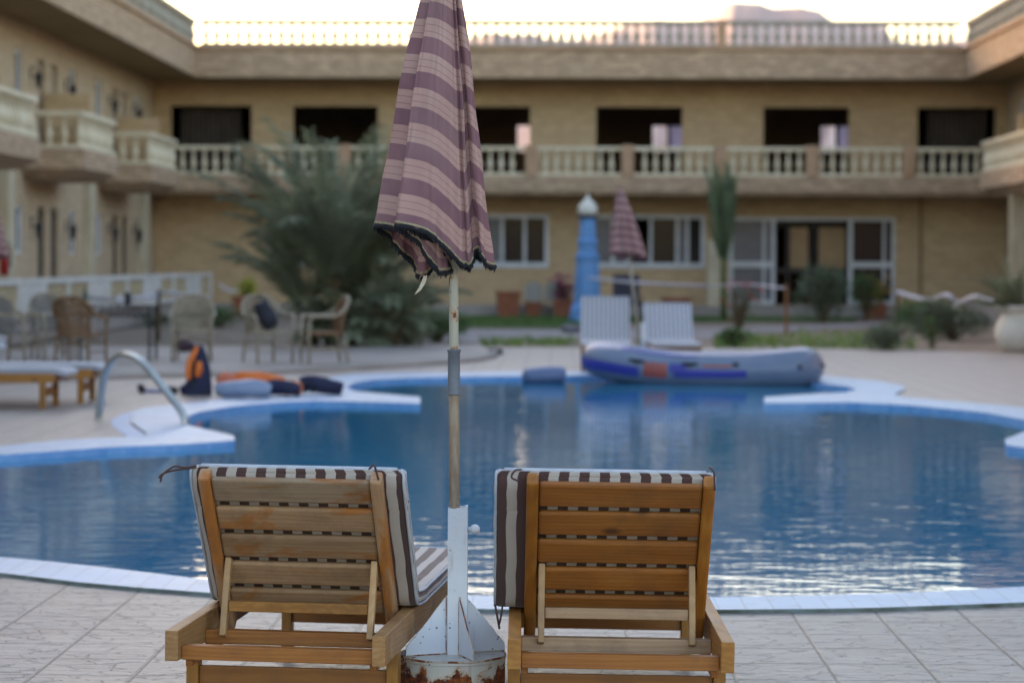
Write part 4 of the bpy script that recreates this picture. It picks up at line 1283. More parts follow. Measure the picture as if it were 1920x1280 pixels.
def lounger(label, group, loc, rz, roll_=0, mats=None, lean=37.0, blen=0.68, flat=False, mat=None, moff=0.0, ties=None, W=0.685, detail=True):
    m = dict(slat=[M['w_or_x']] * 5, stile=M['w_or_z'], rail=M['w_or_y'], cross=M['w_or_x'], prop=M['w_or_z'], propbar=M['w_or_x'], ratchet=M['w_or_x'], leg=M['w_leg'], apron=M['w_dk_x'])
    m.update(mats or {})
    o = thing('sun_lounger', label, 'sun lounger', loc, rz, group)
    o.rotation_euler = (0, roll_, rz)
    h = W / 2; L = 2.0; bv = 0.003
    def bx(name, mat_, x0, x1, y0, y1, z0, z1, parent=o, b=bv):
        mb = MB(); mb.box(x0, x1, y0, y1, z0, z1); return mb.build(name, mat_, parent, bevel=b)
    for s in (-1, 1):
        a, b = sorted((s * h, s * (h - 0.041)))
        bx('side_rail', m['rail'], a, b, 0, L, 0.266, 0.36)
        a, b = sorted((s * (h - 0.001), s * (h - 0.039)))
        for y in (0.28, 1.84):
            bx('leg', m['leg'], a, b, y, y + 0.062, 0, 0.2655)
    xi = h - 0.0415
    bx('crossbar', m['cross'], -xi, xi, 0.045, 0.09, 0.264, 0.308)
    bx('ratchet_bar', m['ratchet'], -xi, xi, 0.365, 0.41, 0.264, 0.309)
    for s in (-1, 1):
        a, b = sorted((s * xi, s * (xi - 0.022)))
        bx('ratchet_rail', m['cross'], a, b, 0.10, 0.62, 0.235, 0.2635)
    for y in (0.295, 1.855):
        bx('apron', m['apron'], -(h - 0.04), h - 0.04, y, y + 0.022, 0.115, 0.205)
    bx('crossbar', m['cross'], -xi, xi, 1.94, 1.97, 0.27, 0.33)
    # seat slats
    y = 0.72
    while y < 1.92:
        bx('seat_slat', m['cross'], -xi, xi, y, y + 0.085, 0.332, 0.352); y += 0.108
    if flat: y0b, z0b, lean = 0.04, 0.342, 90.0
    A = R(lean); bl = blen
    piv = Vector((0, 0.63, 0.285)) if not flat else Vector((0, 0.69, 0.335))
    u = Vector((0, -math.sin(A), math.cos(A)))      # up along the back
    f = Vector((0, math.cos(A), math.sin(A)))       # towards the mattress
    Mx = Matrix((Vector((1, 0, 0)), f, u)).transposed().to_4x4(); Mx.translation = piv
    bk = None
    bw = 0.293
    mbs = []
    for s in (-1, 1):
        mb = MB(); a, b = sorted((s * bw, s * (bw - 0.038))); mb.box(a, b, -0.028, 0.026, 0.0, bl)
        mbs.append(mb)
    empt = bpy.data.objects.new('backrest', None); col.objects.link(empt); empt.parent = o; empt.matrix_local = Mx; empt.empty_display_size = 0.1
    for mb in mbs: mb.build('stile', m['stile'], empt, bevel=0.009)
    pitch_ = 0.121
    for k in range(5):
        top = bl - 0.014 - k * pitch_ * (bl / 0.68)
        mb = MB(); mb.box(-bw + 0.0385, bw - 0.0385, -0.016, 0.006, top - 0.096 * (bl / 0.68), top); mb.build('back_slat', m['slat'][k], empt, bevel=0.009)
    if not flat:
        # prop frame
        att = piv + u * (0.30 * bl / 0.68) + f * -0.018
        foot = Vector((0, 0.352, 0.292))
        for s in (-1, 1):
            mb = MB(); x = s * (bw - 0.054)
            mb.bar((x, foot.y, foot.z), (x, att.y, att.z + 0.02), 0.021, 0.030); mb.build('prop', m['prop'], o, bevel=0.004)
        c = foot.lerp(att, 0.42)
        mb = MB(); mb.box(-(bw - 0.0655), bw - 0.0655, c.y - 0.01, c.y + 0.012, c.z - 0.017, c.z + 0.017); mb.build('prop_bar', m['propbar'], o, bevel=0.003)
        off = 0.036
        def B(s_, e=off): q = piv + u * s_ + f * e; return (q.y, q.z)
        Pa = B(bl - 0.06, 0.038)
        path = [(Pa[0] - 0.006, Pa[1] + 0.043), (Pa[0] - 0.0055, Pa[1] + 0.030), Pa, B(bl - 0.14, 0.038), B(bl * 0.75, off + 0.004), B(bl * 0.45, off + 0.006), B(bl * 0.3, off + 0.008), B(bl * 0.16, off + 0.014), (piv.y + 0.055, 0.388), (piv.y + 0.15, 0.3815), (0.95, 0.382), (1.2, 0.381), (1.5, 0.381), (1.8, 0.381), (1.97, 0.38)]
    else:
        path = [(0.02, 0.385), (0.3, 0.385), (0.7, 0.385), (1.2, 0.385), (1.6, 0.385), (1.9, 0.385), (2.02, 0.378), (2.10, 0.345)]
    mt = mattress(o, path, 0.69, moff, mat, piping=True)
    if not flat and ties:
        for tie in ties:
            mb = MB(); mb.tube(catmull_open([Vector(q) for q in tie], 3), 0.0036, 6); mb.build('tie', mat, mt, smooth=True)
    return o

G1 = 'wooden sun loungers with striped mattresses'
p = at(513, 1187, 0.36)
lounger('wooden lounger with weathered grey slats and slanting view of its mattress, left of the umbrella', G1, (p.x, p.y, 0), -math.atan(390 / F), R(0.5),
        mats=dict(slat=[M['w_gr_x2'], M['w_gr_x'], M['w_gr_x'], M['w_gr_x'], M['w_gr_x']], stile=M['w_gr_z'], rail=M['w_gr_y'], prop=M['w_pale_z'], propbar=M['w_or_y']),
        mat=M['mat_brown'], moff=0.014,
        ties=[[(-.30, .22, .85), (-.335, .20, .845), (-.36, .19, .85), (-.385, .18, .835), (-.40, .18, .82), (-.405, .18, .80)],
              [(-.30, .22, .845), (-.34, .20, .84), (-.37, .19, .835), (-.40, .185, .825), (-.41, .18, .812)],
              [(.25, .23, .85), (.27, .20, .865), (.28, .195, .84), (.285, .20, .82)]])
p = at(1162, 1200, 0.36)
lounger('orange brown wooden lounger seen square from behind, right of the umbrella', G1, (p.x, p.y, 0), math.atan(60 / F), R(0.75),
        mats=dict(prop=M['w_pale_z'], propbar=M['w_pale_x'], ratchet=M['w_pale_x']), mat=M['mat_brown2'], moff=-0.048,
        ties=[[(-.36, .62, .50), (-.385, .60, .46), (-.39, .60, .40), (-.38, .59, .34), (-.372, .59, .30)], [(-.36, .62, .50), (-.37, .60, .46), (-.362, .60, .40), (-.368, .59, .34), (-.375, .59, .31)],
              [(-.31, .24, .85), (-.33, .20, .85), (-.34, .19, .83), (-.32, .19, .82)], [(.27, .23, .87), (.285, .2, .855), (.288, .195, .80)]])
G2 = 'white loungers across the pool'
def lounge_far(px0, px1, Yf, lean, bl, label):
    a = atY(px0, 600, Yf); b = atY(px1, 600, Yf); cx = (a.x + b.x) / 2
    return lounger(label, G2, (cx, Yf + 1.4, 0), PI, 0, lean=lean, blen=bl, mat=M['mat_grey'])
o = lounge_far(1087, 1187, 33.7, 17, 0.76, 'white striped lounger with the taller upright back, left of the small pink umbrella')
o = lounge_far(1207, 1305, 33.8, 33, 0.74, 'white striped lounger with the lower back, right of the small pink umbrella'); o.rotation_euler.z += R(2)
G3 = 'flat loungers at the left of the pool'
p = at(103, 700, 0.36); lounger('flat wooden lounger with grey striped cushion at the left edge, nearest the water', G3, (p.x - 2.0, p.y + 0.34, 0), -PI / 2, mat=M['mat_grey'], flat=True)
p = at(168, 693, 0.36); lounger('flat wooden lounger just behind the one at the left edge, nearer the wicker chairs', G3, (p.x - 2.0, p.y + 0.5, 0), -PI / 2, mat=M['mat_grey'], flat=True)

# ================================================================== POOLSIDE THINGS
A_ = at(182, 786); B_ = at(345, 799)
def handrail(off, label):
    o = thing('pool_handrail', label, 'handrail', (A_.x + off.x, A_.y + off.y, 0), 0, 'handrails of the pool ladder')
    d = Vector((B_.x - A_.x, B_.y - A_.y, 0))
    pr = [(0, 0), (0.02, .15), (.055, .36), (.10, .48), (.17, .56), (.26, .61), (.36, .615), (.46, .585), (.56, .52), (.70, .39), (.85, .24), (.95, .14), (1.0, .05), (1.01, -.1), (1.01, -.5)]
    P = catmull_open([d * f + Vector((0, 0, z)) for f, z in pr], 4)
    mb = MB(); mb.tube(P, 0.024, 12); mb.build('tube', M['chrome'], o, smooth=True)
    mb = MB(); mb.lathe([(0.05, 0.0), (0.05, 0.012), (0.026, 0.02)], n=16); mb.build('flange', M['chrome'], o, smooth=True, angle=40)
M['chrome'] = plain('brushed_steel', 'c4cac9', 'a4acaa', 0.28, 3, bump=0, Metallic=1.0)
handrail(Vector((0, 0, 0)), 'bent steel handrail of the pool ladder, the nearer of the two')
handrail(Vector((-0.035, 0.33, 0)), 'bent steel handrail of the pool ladder, just behind the nearer one')

# inflatable dinghy
M['pvc'] = plain('grey_blue_pvc', '66768f', '72829a', 0.4, 2, bump=0.1, bdist=0.003)
M['pvcwhite'] = plain('white_pvc', 'bab6c4', 'aaa6b6', 0.4, 3, bump=0)
M['pvcblue'] = plain('blue_pvc', '343a98', '3c42a4', 0.4, 3, bump=0)
M['pvcred'] = plain('red_pvc', 'ac4c34', '9c442e', 0.4, 3, bump=0)
lp_, rp_ = at(1085, 722, -0.1), at(1536, 727, -0.1)
cy = 31.15
dg = thing('inflatable_dinghy', 'grey blue inflatable dinghy with blue bands and red slashes floating at the far pool edge', 'dinghy', ((lp_.x + rp_.x) / 2, cy, -0.03), R(-13))
LX, LY, TR = 1.31, 0.42, 0.222
def dpath(a):
    c, s_ = math.cos(a), math.sin(a)
    e = 0.42 if c > 0 else 0.7
    x = LX * math.copysign(abs(c) ** e, c); y = LY * math.copysign(abs(s_) ** (0.5 if c > 0 else 0.6), s_)
    f = x / LX
    z = 0.165 + (0.12 * max(0, -f - 0.2) ** 1.5 * 1.4 if f < 0 else 0.05 * max(0, f - 0.3) ** 1.3 * 1.5)
    return Vector((x, y, z))
def dframe(a):
    p = dpath(a); d = (dpath(a + 0.01) - dpath(a - 0.01)).normalized()
    outw = d.cross(Vector((0, 0, 1))).normalized(); up = outw.cross(d).normalized()
    if outw.dot(Vector((p.x, p.y, 0))) < 0: outw = -outw
    if up.z < 0: up = -up
    return p, outw, up
def tuber(a): 
    x = dpath(a).x / LX
    return TR * (1.0 if x < 0.55 else 1.0 + 0.13 * (x - 0.55) / 0.45) * (1 - 0.08 * max(0, -x - .6))
def ax(x):
    e = 0.42 if x > 0 else 0.7
    return 360 - math.degrees(math.acos(math.copysign(min(1, abs(x)) ** (1 / e), x)))
def dpatch(a0, a1, f0, f1, off, na=60, nf=8, closed=False, xs=False):
    """angles a in degrees along the hull; f elevation angles in degrees, f0/f1 may be functions of a"""
    mb = MB()
    for i in range(na + 1):
        a = R(ax(a0 + (a1 - a0) * i / na) if xs else a0 + (a1 - a0) * i / na); p, ow, up = dframe(a); r_ = tuber(a) + off
        g0 = f0(i / na) if callable(f0) else f0; g1 = f1(i / na) if callable(f1) else f1
        for j in range(nf + 1):
            g = R(g0 + (g1 - g0) * j / nf); mb.v.append(p + ow * math.cos(g) * r_ + up * math.sin(g) * r_)
    for i in range(na):
        for j in range(nf):
            a = i * (nf + 1) + j; mb.face((a, a + 1, a + nf + 2, a + nf + 1))
    return mb
hull = dpatch(0, 360, 0, 360, 0, 120, 20).build('hull', M['pvc'], dg, smooth=True)
mb = MB(); b0 = 0
mb.prism([(dpath(R(a)).x * 0.93, dpath(R(a)).y * 0.9) for a in range(0, 360, 8)], 0.03, 0.06); mb.build('floor', M['pvcblue'], dg)
dpatch(135, 350, lambda f: 64 - 34 * max(0, 1 - abs(f - .2) * 4.5), 150, 0.003, 90, 10).build('white_top', M['pvcwhite'], dg, smooth=True)
dpatch(-.99, -.5, -26, lambda f: 10 - 4 * f, 0.004, xs=True).build('blue_band', M['pvcblue'], dg, smooth=True)
dpatch(-.17, .52, -18, lambda f: 8 - 2 * f, 0.004, xs=True).build('blue_band', M['pvcblue'], dg, smooth=True)
dpatch(-.22, -.05, 0, 26, 0.005, xs=True).build('blue_band', M['pvcblue'], dg, smooth=True)
dpatch(-.72, .05, lambda f: 66 - 12 * f, lambda f: 94 - 36 * f, 0.006, xs=True).build('blue_swoosh', M['pvcblue'], dg, smooth=True)
for k in range(4):
    a = -.45 + k * .055
    dpatch(a, a + .043, -22, 26, 0.006, 6, xs=True).build('red_slash', M['pvcred'], dg, smooth=True)
dpatch(.1, .38, 16, 23, 0.006, 20, xs=True).build('red_mark', M['pvcred'], dg, smooth=True)
for a in (ax(-.53), ax(-.02), ax(.42)):
    p, ow, up = dframe(R(a)); q = p + (ow * math.cos(R(26)) + up * math.sin(R(26))) * (TR + 0.008)
    tdir = (dpath(R(a) + 0.02) - dpath(R(a) - 0.02)).normalized()
    w_ = 0.10 if a < ax(.2) else 0.04
    mb = MB(); mb.bar(q - tdir * w_, q + tdir * w_, 0.05, 0.03, up=up); mb.tube([q - tdir * w_ * .7, q - Vector((0, 0, .03)) + ow * 0.02, q + tdir * w_ * .7], 0.012, 6); mb.build('rope_patch', M['black'], dg, bevel=0.008)
for a, g in ((-2, 8), (-35, 8), (-12, -30)):
    p, ow, up = dframe(R(a)); q = p + (ow * math.cos(R(g)) + up * math.sin(R(g))) * (tuber(R(a)) + 0.004)
    mb = MB(); mb.sphere(q, 0.032 if g > 0 else 0.04, 10, 8, sz=0.8); mb.build('valve', M['black'] if g > 0 else M['pvc'], dg, smooth=True)

# float next to dinghy
p = at(1021, 716, -0.1)
fl = thing('pool_float', 'small slate blue inflatable float at the far pool edge left of the dinghy', 'pool float', (p.x, 30.95, -0.06), R(3))
mb = MB(); P = [Vector((x, 0, 0.12 + 0.01 * math.sin(x * 9))) for x in (-.275, -.265, -.24, -.15, 0, .15, .24, .265, .275)]
mb.tube(P, [0.05, .085, .105, .115, .118, .115, .105, .085, .05], 14)
for v_ in mb.v: v_.y *= 1.4
mb.build('float_body', plain('slate_pvc', '56688a', '62749a', 0.4, 3, bump=0.05), fl, smooth=True)

# bag, jackets
M['navy'] = plain('navy_cloth', '1c2448', '141a36', 0.75, 5, bump=0.4, bdist=0.01)
M['orange'] = plain('orange_cloth', 'e07a34', 'cc6628', 0.7, 5, bump=0.3, bdist=0.01)
M['salmon'] = plain('salmon_cloth', 'd0795c', 'b86448', 0.7, 5, bump=0.3, bdist=0.01)
def lump(pts, r, parent, name, mat, sq=1.0, n=14, seed=0):
    mb = MB(); P = catmull_open([Vector(q) for q in pts], 5)
    rs = [r * (0.55 + 0.45 * math.sin(PI * (0.12 + 0.76 * k / (len(P) - 1)))) for k in range(len(P))]
    mb.tube(P, rs, n)
    for v_ in mb.v:
        v_ += noise.noise_vector(v_ * 9 + Vector((seed, 0, 0))) * 0.018
    zmin = min(v_.z for v_ in mb.v)
    for v_ in mb.v: v_.z = (v_.z - zmin) * sq + 0.002
    return mb.build(name, mat, parent, smooth=True)
p = at(374, 741)
vest = thing('life_vest', 'navy and orange life vest standing upright on the paving', 'life vest', (p.x, p.y, 0), R(8))
mb = MB()
b0 = 0
prof = [(-.14, 0), (-.145, .18), (-.12, .34), (-.07, .47), (-.01, .56), (.04, .55), (.08, .45), (.12, .3), (.14, .12), (.14, 0)]
for y in (-0.09, -0.06, 0.06, 0.09):
    k_ = 0.9 if abs(y) > 0.07 else 1.0
    for x, z in prof: mb.v.append(Vector((x * k_, y * (1 - z * 0.9), z * (k_ * .5 + .5))))
n = len(prof)
for r_ in range(3):
    for j in range(n): mb.face((r_ * n + j, r_ * n + (j + 1) % n, (r_ + 1) * n + (j + 1) % n, (r_ + 1) * n + j))
mb.face(list(range(n))[::-1]); mb.face([3 * n + j for j in range(n)])
bo = mb.build('vest_body', M['navy'], vest, smooth=True, angle=60)
lump([(-.13, -.09, .2), (-.115, -.085, .36), (-.07, -.075, .48), (-.015, -.055, .575)], 0.035, vest, 'orange_collar', M['orange']).location = (0, 0, .17)
lump([(-.03, -.1, .26), (-.01, -.09, .34), (-.0, -.08, .42)], 0.045, vest, 'orange_panel', M['orange']).location = (0.0, 0, .2)
mb = MB(); mb.tube([(-.06, -.105, .1), (-.06, -.1, .25), (-.045, -.09, .4)], 0.014, 6); mb.build('strap', M['black'], vest)
lump([(-.2, -.02, .08), (-.14, 0, .1), (-.11, .02, .16)], 0.06, vest, 'side_flap', M['navy'])
p = at(300, 738)
sn = thing('snorkel', 'dark snorkel with pale blue tube lying left of the upright life vest', 'snorkel', (p.x, p.y, 0), R(-8))
mb = MB(); mb.tube([(-.2, 0, .03), (0, .01, .03), (.16, 0, .03)], 0.018, 8); mb.build('tube', plain('pale_blue_plastic', '5c6ca8', rough=0.4), sn, smooth=True)
lump([(-.26, 0, .05), (-.22, .01, .05), (-.18, 0, .05)], 0.05, sn, 'mouthpiece', M['black'])
lump([(.05, 0, .05), (.12, .01, .05), (.2, 0, .04)], 0.05, sn, 'mask', M['black'])
p = at(452, 750)
cu = thing('inflatable_cushion', 'grey blue inflatable cushion lying on the pool edge below the orange jacket', 'cushion', (p.x, p.y + 0.1, 0.018), R(6))
lump([(-.29, 0, .09), (-.15, 0, .1), (.05, 0, .11), (.2, 0, .1), (.3, 0, .08)], 0.115, cu, 'cushion_body', plain('slate_vinyl', '7888a4', '8494b0', 0.4, 3, bump=0), 0.85)
p = at(468, 733)
jk = thing('life_jacket', 'faded orange life jacket lying flat behind the grey cushion', 'life jacket', (p.x, p.y + 0.25, 0.0), R(4), 'life jackets by the pool')
lump([(-.38, 0, .08), (-.2, .05, .1), (.0, 0, .12), (.2, .03, .1), (.36, 0, .08)], 0.10, jk, 'panel', M['orange'], 1.0, seed=3)
lump([(-.4, -.12, .06), (-.3, -.1, .08), (-.2, -.12, .07)], 0.06, jk, 'shoulder_flap', M['salmon'], 1.7, seed=5)
p = at(528, 746)
jk = thing('life_jacket', 'navy life jacket with a small orange panel, lying between the cushion and the fins', 'life jacket', (p.x, p.y, 0.018), R(-5), 'life jackets by the pool')
lump([(-.2, 0, .06), (-.08, .02, .08), (.08, 0, .07), (.2, .02, .05)], 0.085, jk, 'panel', M['navy'], seed=8)
lump([(-.02, .12, .12), (.08, .12, .14), (.2, .12, .13)], 0.06, jk, 'orange_panel', M['orange'], 1.3, seed=2)
p = at(600, 743)
fn = thing('swim_fins', 'pair of dark navy swim fins piled on the pool edge beside the pointed ledge', 'swim fins', (p.x, p.y, 0.018), R(-4))
lump([(-.22, 0, .08), (-.1, .02, .1), (.05, 0, .07), (.25, .02, .04)], 0.095, fn, 'fin', M['navy'], seed=11)
mb = MB()
for x in (-.16, -.08, .0): mb.tube([(x, -.09, .02), (x, -.08, .12), (x, 0, .165), (x, .08, .12), (x, .09, .02)], 0.014, 6)
mb.build('strap', M['black'], fn)

# ================================================================== WICKER CHAIRS
M['wicker'] = plain('grey_wicker', 'a59a86', '8e8270', 0.8, 9, bump=0.6, bdist=0.004)
M['wickerbrown'] = plain('brown_wicker', '84664a', '70563e', 0.8, 9, bump=0.6, bdist=0.004)
M['wickerdark'] = plain('slate_wicker', '7e7a74', '6c6862', 0.8, 9, bump=0.6, bdist=0.004)
def wicker(label, px, py, rz, mat, weave, seat=None, z=0.06, z0=0.06):
    p = at(px, py, z)
    o = thing('wicker_chair', label, 'armchair', (p.x, p.y, z), rz, 'wicker armchairs on the patio')
    # local: faces -Y, front legs at y=-0.26
    hw = 0.27
    for sx in (-1, 1):
        mb = MB(); mb.tube([(sx * hw, -.26, 0), (sx * hw, -.26, .42), (sx * (hw + .015), -.25, .62)], 0.02, 8); mb.build('leg', mat, o, smooth=True)
        mb = MB(); mb.tube([(sx * (hw - .03), .30, 0), (sx * (hw - .05), .25, .42)], 0.02, 8); mb.build('leg', mat, o, smooth=True)
        P = catmull_open([Vector(q) for q in ((sx * (hw + .015), -.25, .60), (sx * (hw + .03), -.23, .655), (sx * (hw + .04), -.12, .67), (sx * (hw + .045), .05, .665), (sx * (hw + .02), .2, .72), (sx * (hw - .03), .29, .84), (sx * .14, .33, .92), (0, .34, .935))], 5)
        mb = MB(); mb.tube(P, 0.026, 8); mb.build('armrest', mat, o, smooth=True)
    mb = MB(); mb.lathe([(0.29, 0.0), (0.30, 0.02), (0.29, 0.05)], (0, 0, .4), 20, sx=1.0, sy=.95); mb.build('seat', weave if seat is None else seat, o, smooth=True, angle=50)
    # woven back: verticals with horizontal bands
    mb = MB()
    def bp(u_, v_):
        a = (u_ - .5) * 2.2; top = .90 - .05 * abs(u_ - .5) * 2
        zz = .44 + (top - .44) * v_
        return Vector((math.sin(a) * .275, .13 + math.cos(a) * .13 + .07 * v_ ** 1.2 * 1.0, zz))
    nu = 17
    for k in range(nu): mb.tube([bp(k / (nu - 1), v_ / 5) for v_ in range(6)], 0.0075, 5, cap=False)
    for v_ in [i / 15 for i in range(16)]:
        if 0.42 < v_ < 0.52: continue
        mb.tube([bp(k / 12, v_) for k in range(13)], 0.012 if v_ > .5 or v_ < .3 else 0.009, 5, cap=False)
    mb.build('backrest', weave, o, smooth=True)
    mb = MB()
    for sx in (-1, 1): mb.tube([(sx * hw, -.26, .2), (sx * (hw - .04), .27, .2)], 0.012, 6)
    mb.tube([(-hw, -.26, .3), (0, -.26, .36), (hw, -.26, .3)], 0.012, 6); mb.tube([(-hw + .04, .28, .25), (0, .27, .33), (hw - .04, .28, .25)], 0.012, 6)
    mb.build('stretcher', mat, o, smooth=True)
    return o
wicker('grey wicker armchair at the left edge, turned towards the black table', 34, 680, R(72), M['wicker'], M['wickerdark'])
wicker('slate grey wicker armchair partly hidden behind the brown one', 98, 672, R(25), M['wicker'], M['wickerdark'])
wicker('brown wicker armchair seen from behind at the black table', 150, 686, R(168), M['wickerbrown'], M['wickerbrown'])
wicker('grey wicker armchair facing the pool, right of the black table', 361, 676, R(6), M['wicker'], M['wicker'])
ch = wicker('pale wicker armchair with a dark bag hung over its back', 501, 679, R(32), M['wicker'], M['wicker'])
wicker('pale wicker armchair in profile facing left, next to the big palm', 606, 681, R(-72), M['wicker'], M['wickerbrown'])
bg = thing('shoulder_bag', 'dark slate bag slung over the back of a pale wicker chair', 'bag', ch.location + Vector((-.02, .02, .45)), R(32))
lump([(-.08, .02, .4), (-.04, .0, .28), (.03, -.02, .16), (.08, -.04, .04)], 0.13, bg, 'bag_body', plain('slate_cloth', '2c303c', '22252e', 0.8, 6, bump=0.3))
mb = MB(); mb.tube([(-.08, .1, .43), (-.02, .2, .5), (.06, .12, .42)], 0.015, 6); mb.build('strap', M['black'], bg)
bg2 = at(330, 660, 0.06)
rb = thing('folded_towel', 'dark plum bundle under the grey wicker chair right of the black table', 'towel', (bg2.x + .15, bg2.y, 0.06), 0)
lump([(-.16, 0, .06), (0, .02, .08), (.16, 0, .05)], 0.07, rb, 'towel_fold', plain('plum_cloth', '4a3642', '3c2c36', 0.85, 6), 1.3)

# black table
p = at(220, 676, 0.06)
tb_ = thing('garden_table', 'black metal table with openwork rim among the wicker chairs', 'table', (p.x, p.y + 0.1, 0.06), R(2))
M['blackmetal'] = plain('black_iron', '26282c', '1c1e20', 0.5, 8)
tw, td, tz = 0.52, 0.40, 0.78
mb = MB(); mb.box(-tw, tw, -td, td, tz, tz + 0.02); mb.build('tabletop', M['blackmetal'], tb_, bevel=0.004)
for sx in (-1, 1):
    for sy in (-1, 1):
        mb = MB(); mb.box(sx * (tw - .03) - .018, sx * (tw - .03) + .018, sy * (td - .03) - .018, sy * (td - .03) + .018, 0, tz - 0.001); mb.build('leg', M['blackmetal'], tb_)
mb = MB()
for sy in (-1, 1):
    y = sy * (td - .01)
    mb.tube([(-tw + .05, y, tz - .14), (tw - .05, y, tz - .14)], 0.008, 6)
    for k in range(8):
        x = -tw + .11 + k * .118
        mb.tube([(x + .045 * math.cos(a), y, tz - .07 + .045 * math.sin(a)) for a in [j * PI / 5 for j in range(10)]], 0.007, 5, closed=True)
mb.build('openwork_rim', M['blackmetal'], tb_, smooth=True)
M['bottle'] = plain('green_bottle_glass', '1c4a38', '163c2e', 0.15, 5, bump=0)
tz0 = 0.06 + tz + 0.0205
bt = thing('bottle', 'dark green bottle standing on the left end of the black table', 'bottle', (tb_.location.x - .48, tb_.location.y, tz0), 0)
mb = MB(); mb.lathe([(.034, 0), (.036, .02), (.036, .15), (.014, .2), (.013, .25), (.016, .255)], n=14); mb.build('glass', M['bottle'], bt, smooth=True, angle=50)
M['china'] = plain('white_china', 'cfd0d8', 'b8b9c4', 0.3, 5, bump=0)
for k, (dx, dy, h_, m_, l_) in enumerate(((0.02, -.1, .14, M['china'], 'pale cup on the black table, left of the dark jug'), (.13, .0, .17, M['lampmetal'], 'small dark jug on the black table beside the pale cup'))):
    c_ = thing('cup' if k == 0 else 'jug', l_, 'cup' if k == 0 else 'jug', (tb_.location.x + dx, tb_.location.y + dy, tz0), 0)
    mb = MB(); mb.lathe([(.03, 0), (.045, .02), (.05, h_), (.044, h_), (.038, .03)], n=14); mb.build('vessel', m_, c_, smooth=True, angle=50)
    mb = MB(); mb.tube([(.045, 0, h_ * .8), (.085, 0, h_ * .7), (.08, 0, h_ * .35), (.045, 0, h_ * .25)], .007, 6); mb.build('handle', m_, c_, smooth=True)
M['clothwhite'] = plain('white_cloth', 'd0d2da', 'bcbec8', 0.8, 6, bump=0.3)

# ================================================================== PLANTS
def leafmat(name, c1, c2, scale=1.5, tr=0.25):
    t = NT(name)
    n = t.noise(t.coord('Object'), scale, 3)
    c = t.mix(t.ramp(n, [(0.35, 0.0), (0.65, 1.0)]), lin(c1), lin(c2))
    t.out(c, 0.55)
    b = t.n('BsdfTranslucent'); t.l(c, b.inputs[0])
    mx = t.n('MixShader'); mx.inputs[0].default_value = tr
    t.l(t.p.outputs[0], mx.inputs[1]); t.l(b.outputs[0], mx.inputs[2]); t.l(mx.outputs[0], t.t.nodes['Material Output'].inputs[0])
    return t.m
M['palmleaf'] = leafmat('date_palm_leaf', '6a705c', '8c9476')
M['palmleaf2'] = leafmat('slim_palm_leaf', '5c6c50', '748264')
M['bushleaf'] = leafmat('grey_green_leaf', '56634e', '74826a')
M['greenleaf'] = leafmat('green_leaf', '4c6640', '627e4c')
M['yellowleaf'] = leafmat('yellow_green_leaf', 'a8ac3c', 'c4c454')
M['flowerpink'] = leafmat('magenta_petal', 'b8488a', 'c8609c')
M['flowerred'] = leafmat('red_petal', 'b83048', 'c84860')
M['floweryellow'] = leafmat('yellow_petal', 'd8b030', 'e0c048')
M['bark'] = plain('palm_bark', '5a4a38', '6c5a44', 0.95, 12, bump=0.9, bdist=0.02)
M['terracotta'] = plain('terracotta', '9a5f44', '86523c', 0.85, 6)

def frond(mb, base, az, el0, L, droop, leaf, nl=34, width=0.018, r_=None):
    r_ = r_ or rnd
    p = Vector(base); el = el0; pts = [p.copy()]; dirs = []
    N = 14
    side = Vector((-math.sin(az), math.cos(az), 0))
    for k in range(N):
        d = Vector((math.cos(az) * math.cos(el), math.sin(az) * math.cos(el), math.sin(el)))
        dirs.append(d); p = p + d * (L / N); pts.append(p.copy()); el -= droop / N * (0.4 + 1.2 * k / N)
    mb.tube(pts, [0.016 * (1 - 0.85 * k / N) for k in range(N + 1)], 4, cap=False)
    for k in range(nl):
        f = 0.14 + 0.86 * k / nl
        x = f * N; i = min(int(x), N - 1); q = pts[i].lerp(pts[i + 1], x - i); d = dirs[i]
        up = side.cross(d)
        ll = leaf * (0.55 + 0.45 * math.sin(PI * min(1, f * 1.05))) * r_.uniform(.85, 1.1)
        for s_ in (-1, 1):
            tdir = (d * r_.uniform(.75, 1.1) + side * s_ * r_.uniform(.55, .8) + up * r_.uniform(.05, .5)).normalized()
            wv = d.cross(tdir).normalized().cross(tdir) * width * .5
            tip = q + tdir * ll - Vector((0, 0, ll * 0.12))
            m_ = q + tdir * ll * .45
            b = len(mb.v); mb.v += [q, m_ + wv, tip, m_ - wv]; mb.face((b, b + 1, b + 2, b + 3))

p0 = at(634, 652)
palm = thing('date_palm', 'big bushy young date palm with many feathery grey green fronds beside the wicker chairs', 'palm tree', (p0.x, p0.y, -0.03), 0)
pr = random.Random(21)
cents = [((-.15, 0, 1.15), 58, (46, 90), (2.1, 3.3)), ((.35, .3, .85), 34, (40, 88), (1.7, 2.7)), ((.75, .1, .35), 34, (25, 85), (1.0, 1.8)), ((-.6, .2, .65), 20, (45, 88), (1.4, 2.1)), ((.3, -.2, .1), 30, (20, 80), (.8, 1.5))]
mb = MB()
for (c, nf, els, Ls) in cents:
    for k in range(nf):
        az = pr.uniform(0, 2 * PI)
        frond(mb, Vector(c) + Vector((math.cos(az), math.sin(az), pr.uniform(-.5, .5))) * .1, az, R(pr.uniform(*els)), pr.uniform(*Ls), R(pr.uniform(*((20, 85) if nf > 50 else (50, 110)))), .42, 40, .036, pr)
mb.build('crown', M['palmleaf'], palm)
mb = MB()
for (c, nf, els, Ls) in cents:
    rs = [(0.13 + .03 * math.sin(k * 2.4)) for k in range(8)]
    mb.tube([(c[0] * .8 + .01 * k, c[1] * .8, (c[2] + .1) * k / 7) for k in range(8)], rs, 10)
mb.build('trunk', M['bark'], palm, smooth=True)

